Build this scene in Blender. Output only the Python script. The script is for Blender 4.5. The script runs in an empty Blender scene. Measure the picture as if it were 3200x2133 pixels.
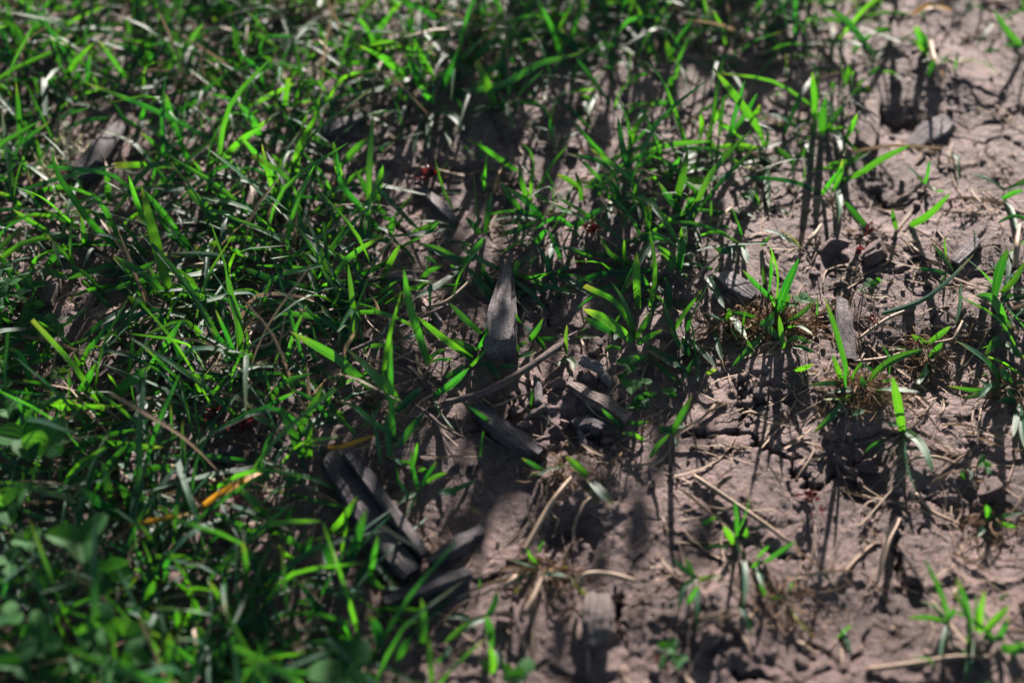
import bpy, math, random
import numpy as np
from mathutils import Vector
random.seed(7)
RNG = np.random.default_rng(11)
R = math.radians

# ------------------------------------------------------------------ camera, sky, sun, exposure
sc = bpy.context.scene
C = sc.collection
PITCH, DIST, LENS, SENS = R(47), 0.43, 50.0, 36.0
FWD = np.array([0, math.cos(PITCH), -math.sin(PITCH)])
UPV = np.array([0, math.sin(PITCH), math.cos(PITCH)])
CAM = -DIST * FWD
cd = bpy.data.cameras.new('camera')
cam = bpy.data.objects.new('camera', cd)
C.objects.link(cam)
cam.location = CAM
cam.rotation_euler = (math.pi / 2 - PITCH, 0, 0)
cd.lens, cd.sensor_width = LENS, SENS
cd.clip_start, cd.clip_end = 0.01, 300
cd.dof.use_dof = True
cd.dof.focus_distance = 0.428
cd.dof.aperture_fstop = 6.0
cd.dof.aperture_blades = 9
sc.camera = cam

SUN_EL, SUN_AZ = R(18), R(9)
w = bpy.data.worlds.new('World')
sc.world = w
w.use_nodes = True
nt = w.node_tree
bg = nt.nodes['Background']
sky = nt.nodes.new('ShaderNodeTexSky')
sky.sky_type = 'NISHITA'
sky.sun_disc = False
sky.sun_elevation, sky.sun_rotation = SUN_EL, SUN_AZ
nt.links.new(sky.outputs[0], bg.inputs[0])
bg.inputs[1].default_value = 0.05
ld = bpy.data.lights.new('sun', 'SUN')
ld.energy, ld.angle, ld.color = 5.0, R(0.45), (1.0, 0.89, 0.82)
sun = bpy.data.objects.new('sun', ld)
C.objects.link(sun)
SUNV = Vector((math.sin(SUN_AZ) * math.cos(SUN_EL), math.cos(SUN_AZ) * math.cos(SUN_EL), math.sin(SUN_EL)))
sun.rotation_euler = SUNV.to_track_quat('Z', 'Y').to_euler()
vs = sc.view_settings
vs.view_transform, vs.look, vs.gamma, vs.use_curve_mapping = 'Standard', 'None', 1, False
vs.exposure = 2.05
sc.cycles.use_denoising = True
sc.cycles.max_bounces = 8
sc.cycles.transmission_bounces = 6

# ------------------------------------------------------------------ numpy noise
def _hash(ix, iy, s):
    h = (ix.astype(np.int64) * 374761393 + iy.astype(np.int64) * 668265263 + s * 144269) & 0xffffffff
    h = ((h ^ (h >> 13)) * 1274126177) & 0xffffffff
    h = ((h ^ (h >> 16)) * 2246822519) & 0xffffffff
    return ((h ^ (h >> 15)) & 0xffffff) / 16777216.0

def perlin(x, y, s=0):
    ix, iy = np.floor(x), np.floor(y)
    fx, fy = x - ix, y - iy
    ux, uy = fx * fx * fx * (fx * (fx * 6 - 15) + 10), fy * fy * fy * (fy * (fy * 6 - 15) + 10)
    def g(dx, dy):
        a = _hash(ix + dx, iy + dy, s) * 2 * np.pi
        return np.cos(a) * (fx - dx) + np.sin(a) * (fy - dy)
    a = g(0, 0) * (1 - ux) + g(1, 0) * ux
    b = g(0, 1) * (1 - ux) + g(1, 1) * ux
    return (a * (1 - uy) + b * uy) * 1.5

def worley(x, y, s=0):
    ix, iy = np.floor(x), np.floor(y)
    d1 = np.full(np.shape(x), 9.0); d2 = d1.copy(); idv = np.zeros(np.shape(x))
    for dx in (-1, 0, 1):
        for dy in (-1, 0, 1):
            jx, jy = ix + dx, iy + dy
            d = np.hypot(jx + _hash(jx, jy, s) - x, jy + _hash(jx, jy, s + 7) - y)
            m = d < d1
            d2 = np.where(m, d1, np.minimum(d2, d))
            idv = np.where(m, _hash(jx, jy, s + 13), idv)
            d1 = np.where(m, d, d1)
    return d1, d2, idv

def sstep(a, b, x):
    t = np.clip((x - a) / (b - a), 0, 1)
    return t * t * (3 - 2 * t)

# ------------------------------------------------------------------ from a place in the view to a place on the ground
K = 1100 / 2353
ORG = {'A': (0, 0), 'B': (1050, 0), 'C': (2100, 0), 'D': (0, 700), 'E': (1050, 700), 'F': (2100, 700),
       'G': (0, 1400), 'H': (1050, 1400), 'I': (2100, 1400)}
def px(t, x, y):
    return ORG[t][0] + x * K, ORG[t][1] + y * K
def ray(u, v):
    a = (u - 1600) / 3200 * SENS / LENS
    b = -(v - 1066.5) / 3200 * SENS / LENS
    return FWD + np.array([a, 0, 0]) + b * UPV
def flat(u, v, z=0.0):
    d = ray(u, v)
    return CAM + d * ((z - CAM[2]) / d[2])
def to_px(x, y, z=0):
    x, y, z = np.asarray(x, float), np.asarray(y, float), np.asarray(z, float)
    dx, dy, dz = x - CAM[0], y - CAM[1], z - CAM[2]
    dep = np.maximum(dy * FWD[1] + dz * FWD[2], 0.02)
    return 1600 + dx / dep * LENS / SENS * 3200, 1066.5 - (dy * UPV[1] + dz * UPV[2]) / dep * LENS / SENS * 3200
def mpp(u, v):                                     # metres per photo pixel at the ground there
    return float(np.dot(flat(u, v) - CAM, FWD)) * SENS / LENS / 3200

def tpts(t, s):
    return [px(t, *map(float, p.split(','))) for p in s.split()]

# ------------------------------------------------------------------ ground height
CRACKS = []
for t, s, wd, dp in [
    ('F', '60,1395 180,1400 300,1410 420,1385', 1.3, 5), ('F', '420,1385 440,1300 455,1200 470,1090 500,1030', .6, 3.5),
    ('F', '420,1385 520,1410 570,1470 640,1510 700,1560', .9, 4.5), ('I', '560,0 690,40 770,80 830,170 900,240 980,260', 1.2, 6),
    ('I', '980,260 1040,200 1090,150', .6, 3), ('F', '470,1230 640,1190 800,1200', .35, 2),
    ('I', '1500,600 1520,700 1530,820 1525,950', .8, 4), ('I', '1510,480 1560,540 1680,540', .4, 2.5),
    ('I', '1690,280 1780,360', .4, 2.5), ('I', '400,1480 560,1530 700,1540', 1.0, 4), ('I', '640,660 760,720 900,700', .6, 3),
    ('C', '1380,700 1430,790 1560,790 1650,830', 1.6, 5), ('C', '2090,800 2230,780 2330,700', 1.0, 3),
    ('C', '1340,1230 1450,1340 1560,1370', 1.4, 4), ('F', '950,560 1020,700 1060,800', 1.3, 5), ('E', '1370,470 1390,560 1440,640', .5, 2.5),
    ('H', '940,880 1050,850 1120,850', .8, 3.5), ('H', '1900,980 1880,1120 1900,1220', 1.2, 4), ('E', '1700,540 1650,640', .4, 2),
    ('I', '300,40 420,20 560,0', .5, 3), ('I', '830,170 800,260 810,330', .35, 2.5), ('F', '300,1410 280,1480 310,1560', .3, 2.5), ('F', '640,1510 720,1490 800,1500', .3, 2), ('I', '770,80 860,60 930,80', .35, 2.5),
    ('D', '500,480 550,600 640,560 690,480', .5, 2.5), ('F', '1130,520 1120,650 1110,760 1150,850', 1.0, 3)]:
    CRACKS.append(([flat(*p)[:2] for p in tpts(t, s)], wd * 1e-3, dp * 1e-3))
BUMPS = []                                         # mounds and hollows: tile, x, y, radius (mm), height (mm)
for t, x, y, r, h in [('E', 1600, 1100, 17, 3.2), ('F', 700, 930, 12, 2.6), ('F', 1320, 1230, 12, 2.0), ('E', 1700, 1400, 12, -2),
                      ('I', 1250, 120, 12, -2.5), ('I', 1100, 1100, 12, -3.5), ('I', 800, 1350, 16, -3), ('I', 250, 980, 12, 3),
                      ('H', 700, 400, 16, -2.5), ('H', 1500, 560, 10, -3), ('C', 1700, 560, 25, 3), ('C', 1500, 800, 9, -3),
                      ('F', 2000, 620, 12, 3), ('I', 1950, 430, 10, -3.5), ('D', 600, 480, 18, 2), ('C', 1380, 1330, 14, -3.5), ('F', 1500, 900, 20, -2)]:
    q = flat(*px(t, x, y)); BUMPS.append((q[0], q[1], r * 1e-3, h * 1e-3))

def ground_h(x, y, fine=True):
    x, y = np.asarray(x, float), np.asarray(y, float)
    near = sstep(0.9, 0.25, np.hypot(x, y - 0.05))
    z = 0.0035 * perlin(x / .075, y / .075, 1) + 0.0016 * perlin(x / .028, y / .028, 2)
    for bx, by, r, h in BUMPS:
        z = z + h * np.exp(-((x - bx) ** 2 + (y - by) ** 2) / (r * r))
    if not fine:
        return z * near
    wx, wy = x + .002 * perlin(x / .006, y / .006, 21), y + .002 * perlin(x / .006, y / .006, 22)
    # crust plates, stepped
    d1, d2, idv = worley(wx / .029, wy / .029, 3)
    crust = sstep(-.25, .25, perlin(x / .05, y / .05, 9) + .25)
    z = z + crust * (.0010 * (idv - .5) - .0010 * sstep(.05, .012, d2 - d1) * sstep(-.1, .3, perlin(x / .04, y / .04, 19)))
    # crumbs
    rough = sstep(.0, .55, perlin(x / .035, y / .035, 5))
    d1, d2, idv = worley(wx / .0062, wy / .0062, 4)
    z = z + (.04 + .96 * rough) * .0010 * np.clip(1 - d1 * 1.25, 0, 1) * (.25 + idv)
    d1, d2, idv = worley(x / .0027, y / .0027, 6)
    z = z + (.04 + .96 * rough) * .0009 * np.clip(1 - d1 * 1.2, 0, 1) * idv
    gr = .25 + 1.1 * sstep(-.2, .4, perlin(x / .013, y / .013, 15))
    z = z + (.0002 + .0003 * rough) * perlin(x / .0085, y / .0085, 7) + (.00016 + .0002 * rough) * perlin(x / .0038, y / .0038, 8) + gr * (.00027 * perlin(x / .0019, y / .0019, 10) + .00022 * np.abs(perlin(x / .0013, y / .0013, 11)))
    # traced cracks
    jx, jy = x + .0019 * perlin(x / .0045, y / .0045, 31) + .0009 * perlin(x / .0017, y / .0017, 33), y + .0019 * perlin(x / .0045, y / .0045, 32) + .0009 * perlin(x / .0017, y / .0017, 34)
    for pl, wd, dp in CRACKS:
        lo, hi = np.min(pl, 0) - .008, np.max(pl, 0) + .008
        m = (x > lo[0]) & (x < hi[0]) & (y > lo[1]) & (y < hi[1])
        if not np.any(m):
            continue
        xx, yy = jx[m], jy[m]
        best = np.full(xx.shape, 1.0)
        for a, b in zip(pl[:-1], pl[1:]):
            ab = b - a
            tt = np.clip(((xx - a[0]) * ab[0] + (yy - a[1]) * ab[1]) / (ab @ ab), 0, 1)
            best = np.minimum(best, np.hypot(xx - a[0] - tt * ab[0], yy - a[1] - tt * ab[1]))
        zz = z[m] - dp * sstep(wd * .72, wd * .2, best) - .0004 * sstep(.0025, .0, best)
        z[m] = zz
    return z * near

_gx, _gy = np.meshgrid(np.arange(-.5, .5, .002), np.arange(-.4, .7, .002))
_GZ = ground_h(_gx.ravel(), _gy.ravel(), False).reshape(_gx.shape)
def gh(x, y):
    fx, fy = (x + .5) / .002, (y + .4) / .002
    if not (0 <= fx < _GZ.shape[1] - 1 and 0 <= fy < _GZ.shape[0] - 1): return 0.0
    i, j = int(fx), int(fy); a, c = fx - i, fy - j
    return float((_GZ[j, i] * (1 - a) + _GZ[j, i + 1] * a) * (1 - c) + (_GZ[j + 1, i] * (1 - a) + _GZ[j + 1, i + 1] * a) * c)
def on_ground(u, v, lift=0.0):
    q = flat(u, v, lift)
    for _ in range(2):
        q = flat(u, v, gh(q[0], q[1]) + lift)
    return q

# ------------------------------------------------------------------ materials
def mat(name):
    m = bpy.data.materials.new(name); m.use_nodes = True
    n = m.node_tree; n.nodes.clear()
    return m, n
def N(n, typ, **kw):
    nd = n.nodes.new(typ)
    for k, v in kw.items():
        setattr(nd, k, v)
    return nd
def setin(n, nd, vals):
    for k, v in vals.items():
        if hasattr(v, 'is_output'):
            n.links.new(v, nd.inputs[k])
        else:
            nd.inputs[k].default_value = v
def noise(n, scale, detail=4, rough=.6, vec=None):
    nd = N(n, 'ShaderNodeTexNoise'); setin(n, nd, {'Scale': scale, 'Detail': detail, 'Roughness': rough})
    if vec is not None: n.links.new(vec, nd.inputs['Vector'])
    return nd.outputs['Fac']
def ramp(n, fac, stops):
    nd = N(n, 'ShaderNodeValToRGB'); n.links.new(fac, nd.inputs[0])
    e = nd.color_ramp.elements
    while len(e) < len(stops): e.new(.5)
    for el, (p, c) in zip(e, stops):
        el.position = p; el.color = (*c, 1) if len(c) == 3 else c
    return nd.outputs[0]
def mth(n, op, a, b=None, c=None, clamp=False):
    nd = N(n, 'ShaderNodeMath', operation=op, use_clamp=clamp)
    for i, v in enumerate((a, b, c)):
        if v is None: continue
        if hasattr(v, 'is_output'): n.links.new(v, nd.inputs[i])
        else: nd.inputs[i].default_value = v
    return nd.outputs[0]
def mixc(n, fac, a, b, blend='MIX'):
    nd = N(n, 'ShaderNodeMix', data_type='RGBA', blend_type=blend)
    for i, v in ((0, fac), (6, a), (7, b)):
        if hasattr(v, 'is_output'): n.links.new(v, nd.inputs[i])
        elif i == 0: nd.inputs[0].default_value = v
        else: nd.inputs[i].default_value = (*v, 1)
    return nd.outputs[2]
def attr(n, name):
    return N(n, 'ShaderNodeAttribute', attribute_name=name).outputs['Fac']
def bump(n, h, strength, dist):
    nd = N(n, 'ShaderNodeBump'); setin(n, nd, {'Height': h, 'Strength': strength, 'Distance': dist})
    return nd.outputs[0]
def finish(n, shader):
    o = N(n, 'ShaderNodeOutputMaterial'); n.links.new(shader, o.inputs[0])

def soil_material(name, base=1.0):
    m, n = mat(name)
    co = N(n, 'ShaderNodeNewGeometry').outputs['Position']
    a = noise(n, 45, 5, .6, co); b = noise(n, 320, 5, .65, co); c = noise(n, 1900, 4, .7, co)
    col = ramp(n, a, [(.3, (.105 * base, .072 * base, .070 * base)), (.50, (.222 * base, .156 * base, .146 * base)), (.70, (.35 * base, .252 * base, .224 * base))])
    col = mixc(n, 1.0, col, ramp(n, b, [(.3, (.45, .43, .45)), (.55, (1.0, .97, .97)), (.75, (1.4, 1.34, 1.28))]), 'MULTIPLY')
    col = mixc(n, 1.0, col, ramp(n, c, [(.32, (.5, .5, .52)), (.55, (1, 1, 1)), (.75, (1.35, 1.3, 1.25))]), 'MULTIPLY')
    h = mth(n, 'ADD', mth(n, 'MULTIPLY', b, .5), mth(n, 'MULTIPLY', c, .3))
    p = N(n, 'ShaderNodeBsdfPrincipled')
    setin(n, p, {'Base Color': col, 'Roughness': .68, 'Specular IOR Level': .26, 'Normal': bump(n, h, 1.0, .0042)})
    finish(n, p.outputs[0])
    return m

def leaf_material(name, g0, g1, t0, t1, trans=.42, rough=.38, vein=9.0, spec=.55):
    m, n = mat(name)
    u, v, r, d = (attr(n, k) for k in ('u', 'v', 'rnd', 'dry'))
    co = N(n, 'ShaderNodeNewGeometry').outputs['Position']
    sp = noise(n, 260, 3, .6, co)
    stripes = mth(n, 'SINE', mth(n, 'MULTIPLY', u, vein * 6.283))
    rib = mth(n, 'SUBTRACT', 1.0, mth(n, 'MULTIPLY', mth(n, 'ABSOLUTE', mth(n, 'SUBTRACT', u, .5)), 14.0), clamp=True)
    dd = mth(n, 'ADD', d, mth(n, 'MULTIPLY', mth(n, 'SUBTRACT', sp, .5), mth(n, 'MULTIPLY', d, 1.2)), clamp=True)
    rr = mth(n, 'ADD', r, mth(n, 'MULTIPLY', mth(n, 'SUBTRACT', sp, .5), .5), clamp=True)
    def shade(c0, c1, yel, tan, rust):
        c = mixc(n, rr, c0, c1)
        c = mixc(n, mth(n, 'MULTIPLY', rib, .35), c, tuple(min(1, k * 1.9 + .01) for k in c1))
        dr = ramp(n, dd, [(.0, yel), (.28, yel), (.42, rust), (.60, tan), (1, tan)])
        return mixc(n, mth(n, 'MULTIPLY', dd, 3.5, clamp=True), c, dr)
    refl = shade(g0, g1, (.19, .19, .03), (.30, .215, .14), (.52, .25, .015))
    tran = shade(t0, t1, (.26, .25, .03), (.20, .14, .08), (.70, .32, .01))
    st = ramp(n, mth(n, 'MULTIPLY_ADD', stripes, .5, .5), [(0, (.82, .82, .82)), (1, (1.08, 1.08, 1.08))])
    refl = mixc(n, 1.0, refl, st, 'MULTIPLY'); tran = mixc(n, 1.0, tran, st, 'MULTIPLY')
    rf = mth(n, 'FRACT', mth(n, 'MULTIPLY', r, 7.31)); vv = mth(n, 'MULTIPLY_ADD', rf, .85, .3)
    cv = N(n, 'ShaderNodeCombineXYZ'); setin(n, cv, {0: vv, 1: vv, 2: vv}); tran = mixc(n, 1.0, tran, cv.outputs[0], 'MULTIPLY')
    bn = bump(n, mth(n, 'ADD', stripes, mth(n, 'MULTIPLY', sp, 2)), .25, .00012)
    p = N(n, 'ShaderNodeBsdfPrincipled')
    setin(n, p, {'Base Color': refl, 'Roughness': rough, 'Specular IOR Level': spec, 'Normal': bn})
    tr = N(n, 'ShaderNodeBsdfTranslucent'); setin(n, tr, {'Color': tran, 'Normal': bn})
    mx = N(n, 'ShaderNodeMixShader'); mx.inputs[0].default_value = trans
    n.links.new(p.outputs[0], mx.inputs[1]); n.links.new(tr.outputs[0], mx.inputs[2])
    finish(n, mx.outputs[0])
    return m

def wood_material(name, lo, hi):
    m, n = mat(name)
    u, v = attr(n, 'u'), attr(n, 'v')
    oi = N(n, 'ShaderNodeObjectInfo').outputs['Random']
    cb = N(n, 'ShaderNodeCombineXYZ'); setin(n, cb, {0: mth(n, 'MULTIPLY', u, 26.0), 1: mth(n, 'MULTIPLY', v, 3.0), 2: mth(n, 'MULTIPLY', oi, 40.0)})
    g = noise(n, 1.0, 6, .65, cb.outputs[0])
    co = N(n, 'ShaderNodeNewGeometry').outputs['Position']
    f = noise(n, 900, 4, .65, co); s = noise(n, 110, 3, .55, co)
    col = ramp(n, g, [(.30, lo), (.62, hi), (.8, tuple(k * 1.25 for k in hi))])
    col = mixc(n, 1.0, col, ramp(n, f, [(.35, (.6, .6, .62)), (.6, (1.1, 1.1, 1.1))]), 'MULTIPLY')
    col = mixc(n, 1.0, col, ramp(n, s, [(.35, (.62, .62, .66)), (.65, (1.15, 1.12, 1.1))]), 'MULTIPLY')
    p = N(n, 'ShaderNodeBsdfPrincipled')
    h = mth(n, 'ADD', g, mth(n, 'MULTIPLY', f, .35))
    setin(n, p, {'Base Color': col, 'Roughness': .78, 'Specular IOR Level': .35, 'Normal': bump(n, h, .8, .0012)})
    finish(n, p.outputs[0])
    return m

M_SOIL = soil_material('soil', .86)
M_CLOD = soil_material('soil_clod', .78)
M_LEAF = leaf_material('grass_leaf', (.009, .060, .040), (.021, .105, .046), (.020, .23, .010), (.105, .35, .006), .43, .5, 9, .5)
M_CLOVER = leaf_material('clover_leaf', (.017, .080, .028), (.042, .135, .038), (.035, .19, .008), (.08, .28, .01), .42, .65, 5, .14)
M_RED = leaf_material('dried_petal', (.075, .009, .013), (.13, .022, .024), (.11, .008, .010), (.17, .02, .014), .3, .4, 4)
M_DRY = leaf_material('straw', (.20, .145, .10), (.34, .255, .185), (.16, .11, .06), (.26, .18, .10), .22, .65, 3, .25)
M_ROOT = leaf_material('dead_root', (.13, .082, .045), (.29, .19, .115), (.13, .08, .04), (.24, .15, .08), .25, .75, 2, .15)
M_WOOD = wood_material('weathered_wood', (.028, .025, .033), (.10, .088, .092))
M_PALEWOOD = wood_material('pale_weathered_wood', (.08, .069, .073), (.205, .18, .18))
M_TWIG = wood_material('twig_bark', (.07, .05, .045), (.19, .14, .125))

# ------------------------------------------------------------------ mesh helpers
def mesh_obj(name, V, F, material, parent=None, attrs=None, origin=(0, 0, 0), smooth=True, crease_mod=None):
    me = bpy.data.meshes.new(name)
    V = np.asarray(V, float) - np.asarray(origin, float)
    me.from_pydata(V.tolist(), [], F)
    for k, a in (attrs or {}).items():
        at = me.attributes.new(k, 'FLOAT', 'POINT')
        at.data.foreach_set('value', np.asarray(a, np.float32))
    if smooth:
        me.polygons.foreach_set('use_smooth', np.ones(len(F), bool))
    if crease_mod is not None:                     # sharp fold along every vertex flagged as midrib
        ne = len(me.edges); ed = np.empty(ne * 2, np.int32); me.edges.foreach_get('vertices', ed)
        ed = ed.reshape(-1, 2); mid = np.asarray(crease_mod, bool)
        at = me.attributes.get('sharp_edge') or me.attributes.new('sharp_edge', 'BOOLEAN', 'EDGE')
        at.data.foreach_set('value', mid[ed].all(1))
    me.materials.append(material)
    me.update()
    o = bpy.data.objects.new(name, me)
    C.objects.link(o)
    if parent is not None:
        o.parent = parent
    else:
        o.location = origin
    return o
def tag(o, label, cat, group=None, kind=None):
    if label: o['label'] = label
    if cat: o['category'] = cat
    if group: o['group'] = group
    if kind: o['kind'] = kind
    return o
def empty(name, loc, label, cat, group=None):
    o = bpy.data.objects.new(name, None); C.objects.link(o)
    o.empty_display_size = .01; o.location = loc
    return tag(o, label, cat, group)

def spline(P, n):                                  # Catmull-Rom through P, n+1 samples even in length
    P = np.asarray(P, float)
    if len(P) == 2:
        t = np.linspace(0, 1, n + 1)[:, None]
        return P[0] * (1 - t) + P[1] * t
    Q = np.vstack([2 * P[0] - P[1], P, 2 * P[-1] - P[-2]])
    out = []
    for i in range(1, len(Q) - 2):
        a, b, c, d = Q[i - 1:i + 3]
        for t in np.linspace(0, 1, 12, endpoint=False):
            out.append(.5 * (2 * b + (c - a) * t + (2 * a - 5 * b + 4 * c - d) * t * t + (3 * b - a - 3 * c + d) * t ** 3))
    out.append(P[-1]); out = np.array(out)
    L = np.concatenate([[0], np.cumsum(np.linalg.norm(np.diff(out, axis=0), axis=1))])
    s = np.linspace(0, L[-1], n + 1)
    return np.stack([np.interp(s, L, out[:, k]) for k in range(3)], 1)
def unit(v):
    return v / (np.linalg.norm(v, axis=-1, keepdims=True) + 1e-12)

def blade_geo(P, width, n=8, nrm=None, fold=.22, cut=False, twist=0.0, rnd=.5, dry=0.0, tipdry=0.0):
    S = spline(P, n)
    T = unit(np.gradient(S, axis=0))
    nr = np.array([0, -.35, .8]) if nrm is None else np.asarray(nrm, float)
    side = unit(np.cross(T, nr))
    nn = unit(np.cross(side, T))
    v = np.linspace(0, 1, n + 1)
    a = (twist * v)[:, None]
    side, nn = side * np.cos(a) + nn * np.sin(a), nn * np.cos(a) - side * np.sin(a)
    if cut:
        pr = .72 + .28 * np.sin(np.minimum(v * 2.2, 1) * 1.57); pr[-1] *= .92
    else:
        pr = (.72 + .28 * np.sin(np.minimum(v * 3.2, 1) * 1.57)) * np.clip(1 - np.maximum(v - .55, 0) ** 1.9 / .22, .0, 1) ** .7
        pr[-1] = .05
    hw = (width * .5 * pr)[:, None]
    f = fold * (1 - .5 * v)[:, None]
    L = S - side * hw * np.sqrt(1 - f ** 2) + nn * hw * f
    Rr = S + side * hw * np.sqrt(1 - f ** 2) + nn * hw * f
    V = np.stack([L, S, Rr], 1).reshape(-1, 3)
    F = []
    for i in range(n):
        b = i * 3
        F += [(b, b + 1, b + 4, b + 3), (b + 1, b + 2, b + 5, b + 4)]
    at = {'u': np.tile([0., .5, 1.], n + 1), 'v': np.repeat(v, 3), 'rnd': np.full(3 * n + 3, rnd),
          'dry': np.repeat(np.clip(dry + tipdry * sstep(.72, 1.0, v), 0, 1), 3)}
    return V, F, at, np.tile([False, True, False], n + 1)

def tube_geo(P, rad, sides=6, n=10, rnd=.5, dry=0.0, wob=0.0):
    S = spline(P, n); T = unit(np.gradient(S, axis=0))
    ref = np.array([.13, .2, .97]); side = unit(np.cross(T, ref)); nn = np.cross(side, T)
    rad = np.interp(np.linspace(0, 1, n + 1), np.linspace(0, 1, len(np.atleast_1d(rad))), np.atleast_1d(rad))
    V, at = [], {'u': [], 'v': [], 'rnd': [], 'dry': []}
    for i in range(n + 1):
        for k in range(sides):
            a = 2 * math.pi * k / sides
            r = rad[i] * (1 + wob * (random.random() - .5))
            V.append(S[i] + r * (math.cos(a) * side[i] + math.sin(a) * nn[i]))
            at['u'].append(abs(2 * k / sides - 1)); at['v'].append(i / n); at['rnd'].append(rnd); at['dry'].append(dry)
    F = []
    for i in range(n):
        for k in range(sides):
            a, b = i * sides + k, i * sides + (k + 1) % sides
            F.append((a, b, b + sides, a + sides))
    F.append(tuple(range(sides))[::-1]); F.append(tuple(range(n * sides, n * sides + sides)))
    return V, F, at

class Heap:                                        # many small pieces of one mass
    def __init__(s): s.V, s.F, s.A, s.n, s.m = [], [], {'u': [], 'v': [], 'rnd': [], 'dry': []}, 0, []
    def add(s, V, F, at, mid=None):
        s.V.append(np.asarray(V)); s.F += [tuple(i + s.n for i in f) for f in F]
        for k in s.A: s.A[k].append(np.asarray(at[k]))
        s.m.append(np.asarray(mid) if mid is not None else np.zeros(len(V), bool)); s.n += len(V)
    def build(s, name, material, parent=None, origin=(0, 0, 0)):
        return mesh_obj(name, np.vstack(s.V), s.F, material, parent, {k: np.concatenate(a) for k, a in s.A.items()}, origin, True, np.concatenate(s.m))

# ------------------------------------------------------------------ the ground sheet
def axis_coords(lo, hi, step, far, ratio=1.22):
    core = list(np.arange(lo, hi + step / 2, step))
    a, s = core[0], step
    left = []
    while a > -far: s *= ratio; a -= s; left.append(a)
    b, s = core[-1], step
    right = []
    while b < far: s *= ratio; b += s; right.append(b)
    return np.array(left[::-1] + core + right)
xs = axis_coords(-.20, .20, .00058, 70)
ys = axis_coords(-.145, .225, .00058, 70)
X, Y = np.meshgrid(xs, ys)
Z = ground_h(X.ravel(), Y.ravel()).reshape(X.shape)
_I0, _J0 = int(np.argmin(np.abs(xs + .20))), int(np.argmin(np.abs(ys + .145)))
def ghf(x, y):                                     # height of the finished sheet
    i, j = int(round((x + .20) / .00058)) + _I0, int(round((y + .145) / .00058)) + _J0
    if 0 < (x + .20) < .40 and 0 < (y + .145) < .37: return float(Z[j, i])
    return gh(x, y)
def grid_mesh(name, X, Y, Z, material):
    h, wv = X.shape
    me = bpy.data.meshes.new(name)
    co = np.stack([X, Y, Z], -1).astype(np.float32).ravel()
    idx = np.arange(h * wv).reshape(h, wv)
    q = np.stack([idx[:-1, :-1], idx[:-1, 1:], idx[1:, 1:], idx[1:, :-1]], -1).reshape(-1, 4).astype(np.int32)
    me.vertices.add(h * wv); me.vertices.foreach_set('co', co)
    me.loops.add(q.size); me.loops.foreach_set('vertex_index', q.ravel())
    me.polygons.add(len(q)); me.polygons.foreach_set('loop_start', np.arange(0, q.size, 4, dtype=np.int32))
    me.polygons.foreach_set('use_smooth', np.ones(len(q), bool))
    me.update(calc_edges=True)
    me.materials.append(material)
    o = bpy.data.objects.new(name, me); C.objects.link(o)
    return o
ground = grid_mesh('ground', X, Y, Z, M_SOIL)
tag(ground, 'dry cracked brown soil with crumbs and shallow cracks', 'soil', kind='structure')

# ------------------------------------------------------------------ grass tufts, blade by blade
def trace_blade(t, s):
    tok = s.split(); pts = [px(t, *map(float, p.split(','))) for p in tok if ',' in p]
    opt = {}
    for p in tok:
        if ',' in p: continue
        if p[0].isdigit(): opt['w'] = float(p)
        else: opt[p[0]] = float(p[1:] or 1)
    return pts, opt
def blade_points(pts, opt):
    (u0, v0), (u1, v1) = pts[0], pts[-1]
    s = mpp(u0, v0)
    seg = [math.dist(a, b) for a, b in zip(pts[:-1], pts[1:])]
    L = sum(seg) * s; du = (v0 - v1) * s
    h = opt['h'] * 1e-3 if 'h' in opt else (max(du, 0) * random.uniform(.85, 1.38) + .10 * L + .001)
    arch = (.16 if du > 0 else .22) * L * (1 - abs(du) / (L + 1e-9)) + (.10 * L if du < 0 else 0)
    out = []; acc = 0
    for i, (u, v) in enumerate(pts):
        f = acc / (sum(seg) + 1e-9)
        out.append(on_ground(u, v, .0006 + h * f ** .9 + arch * 4 * f * (1 - f) * .5))
        if i < len(seg): acc += seg[i]
    return out, s
GREEN = 'grass tufts on the bare soil and in the turf'
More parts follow.
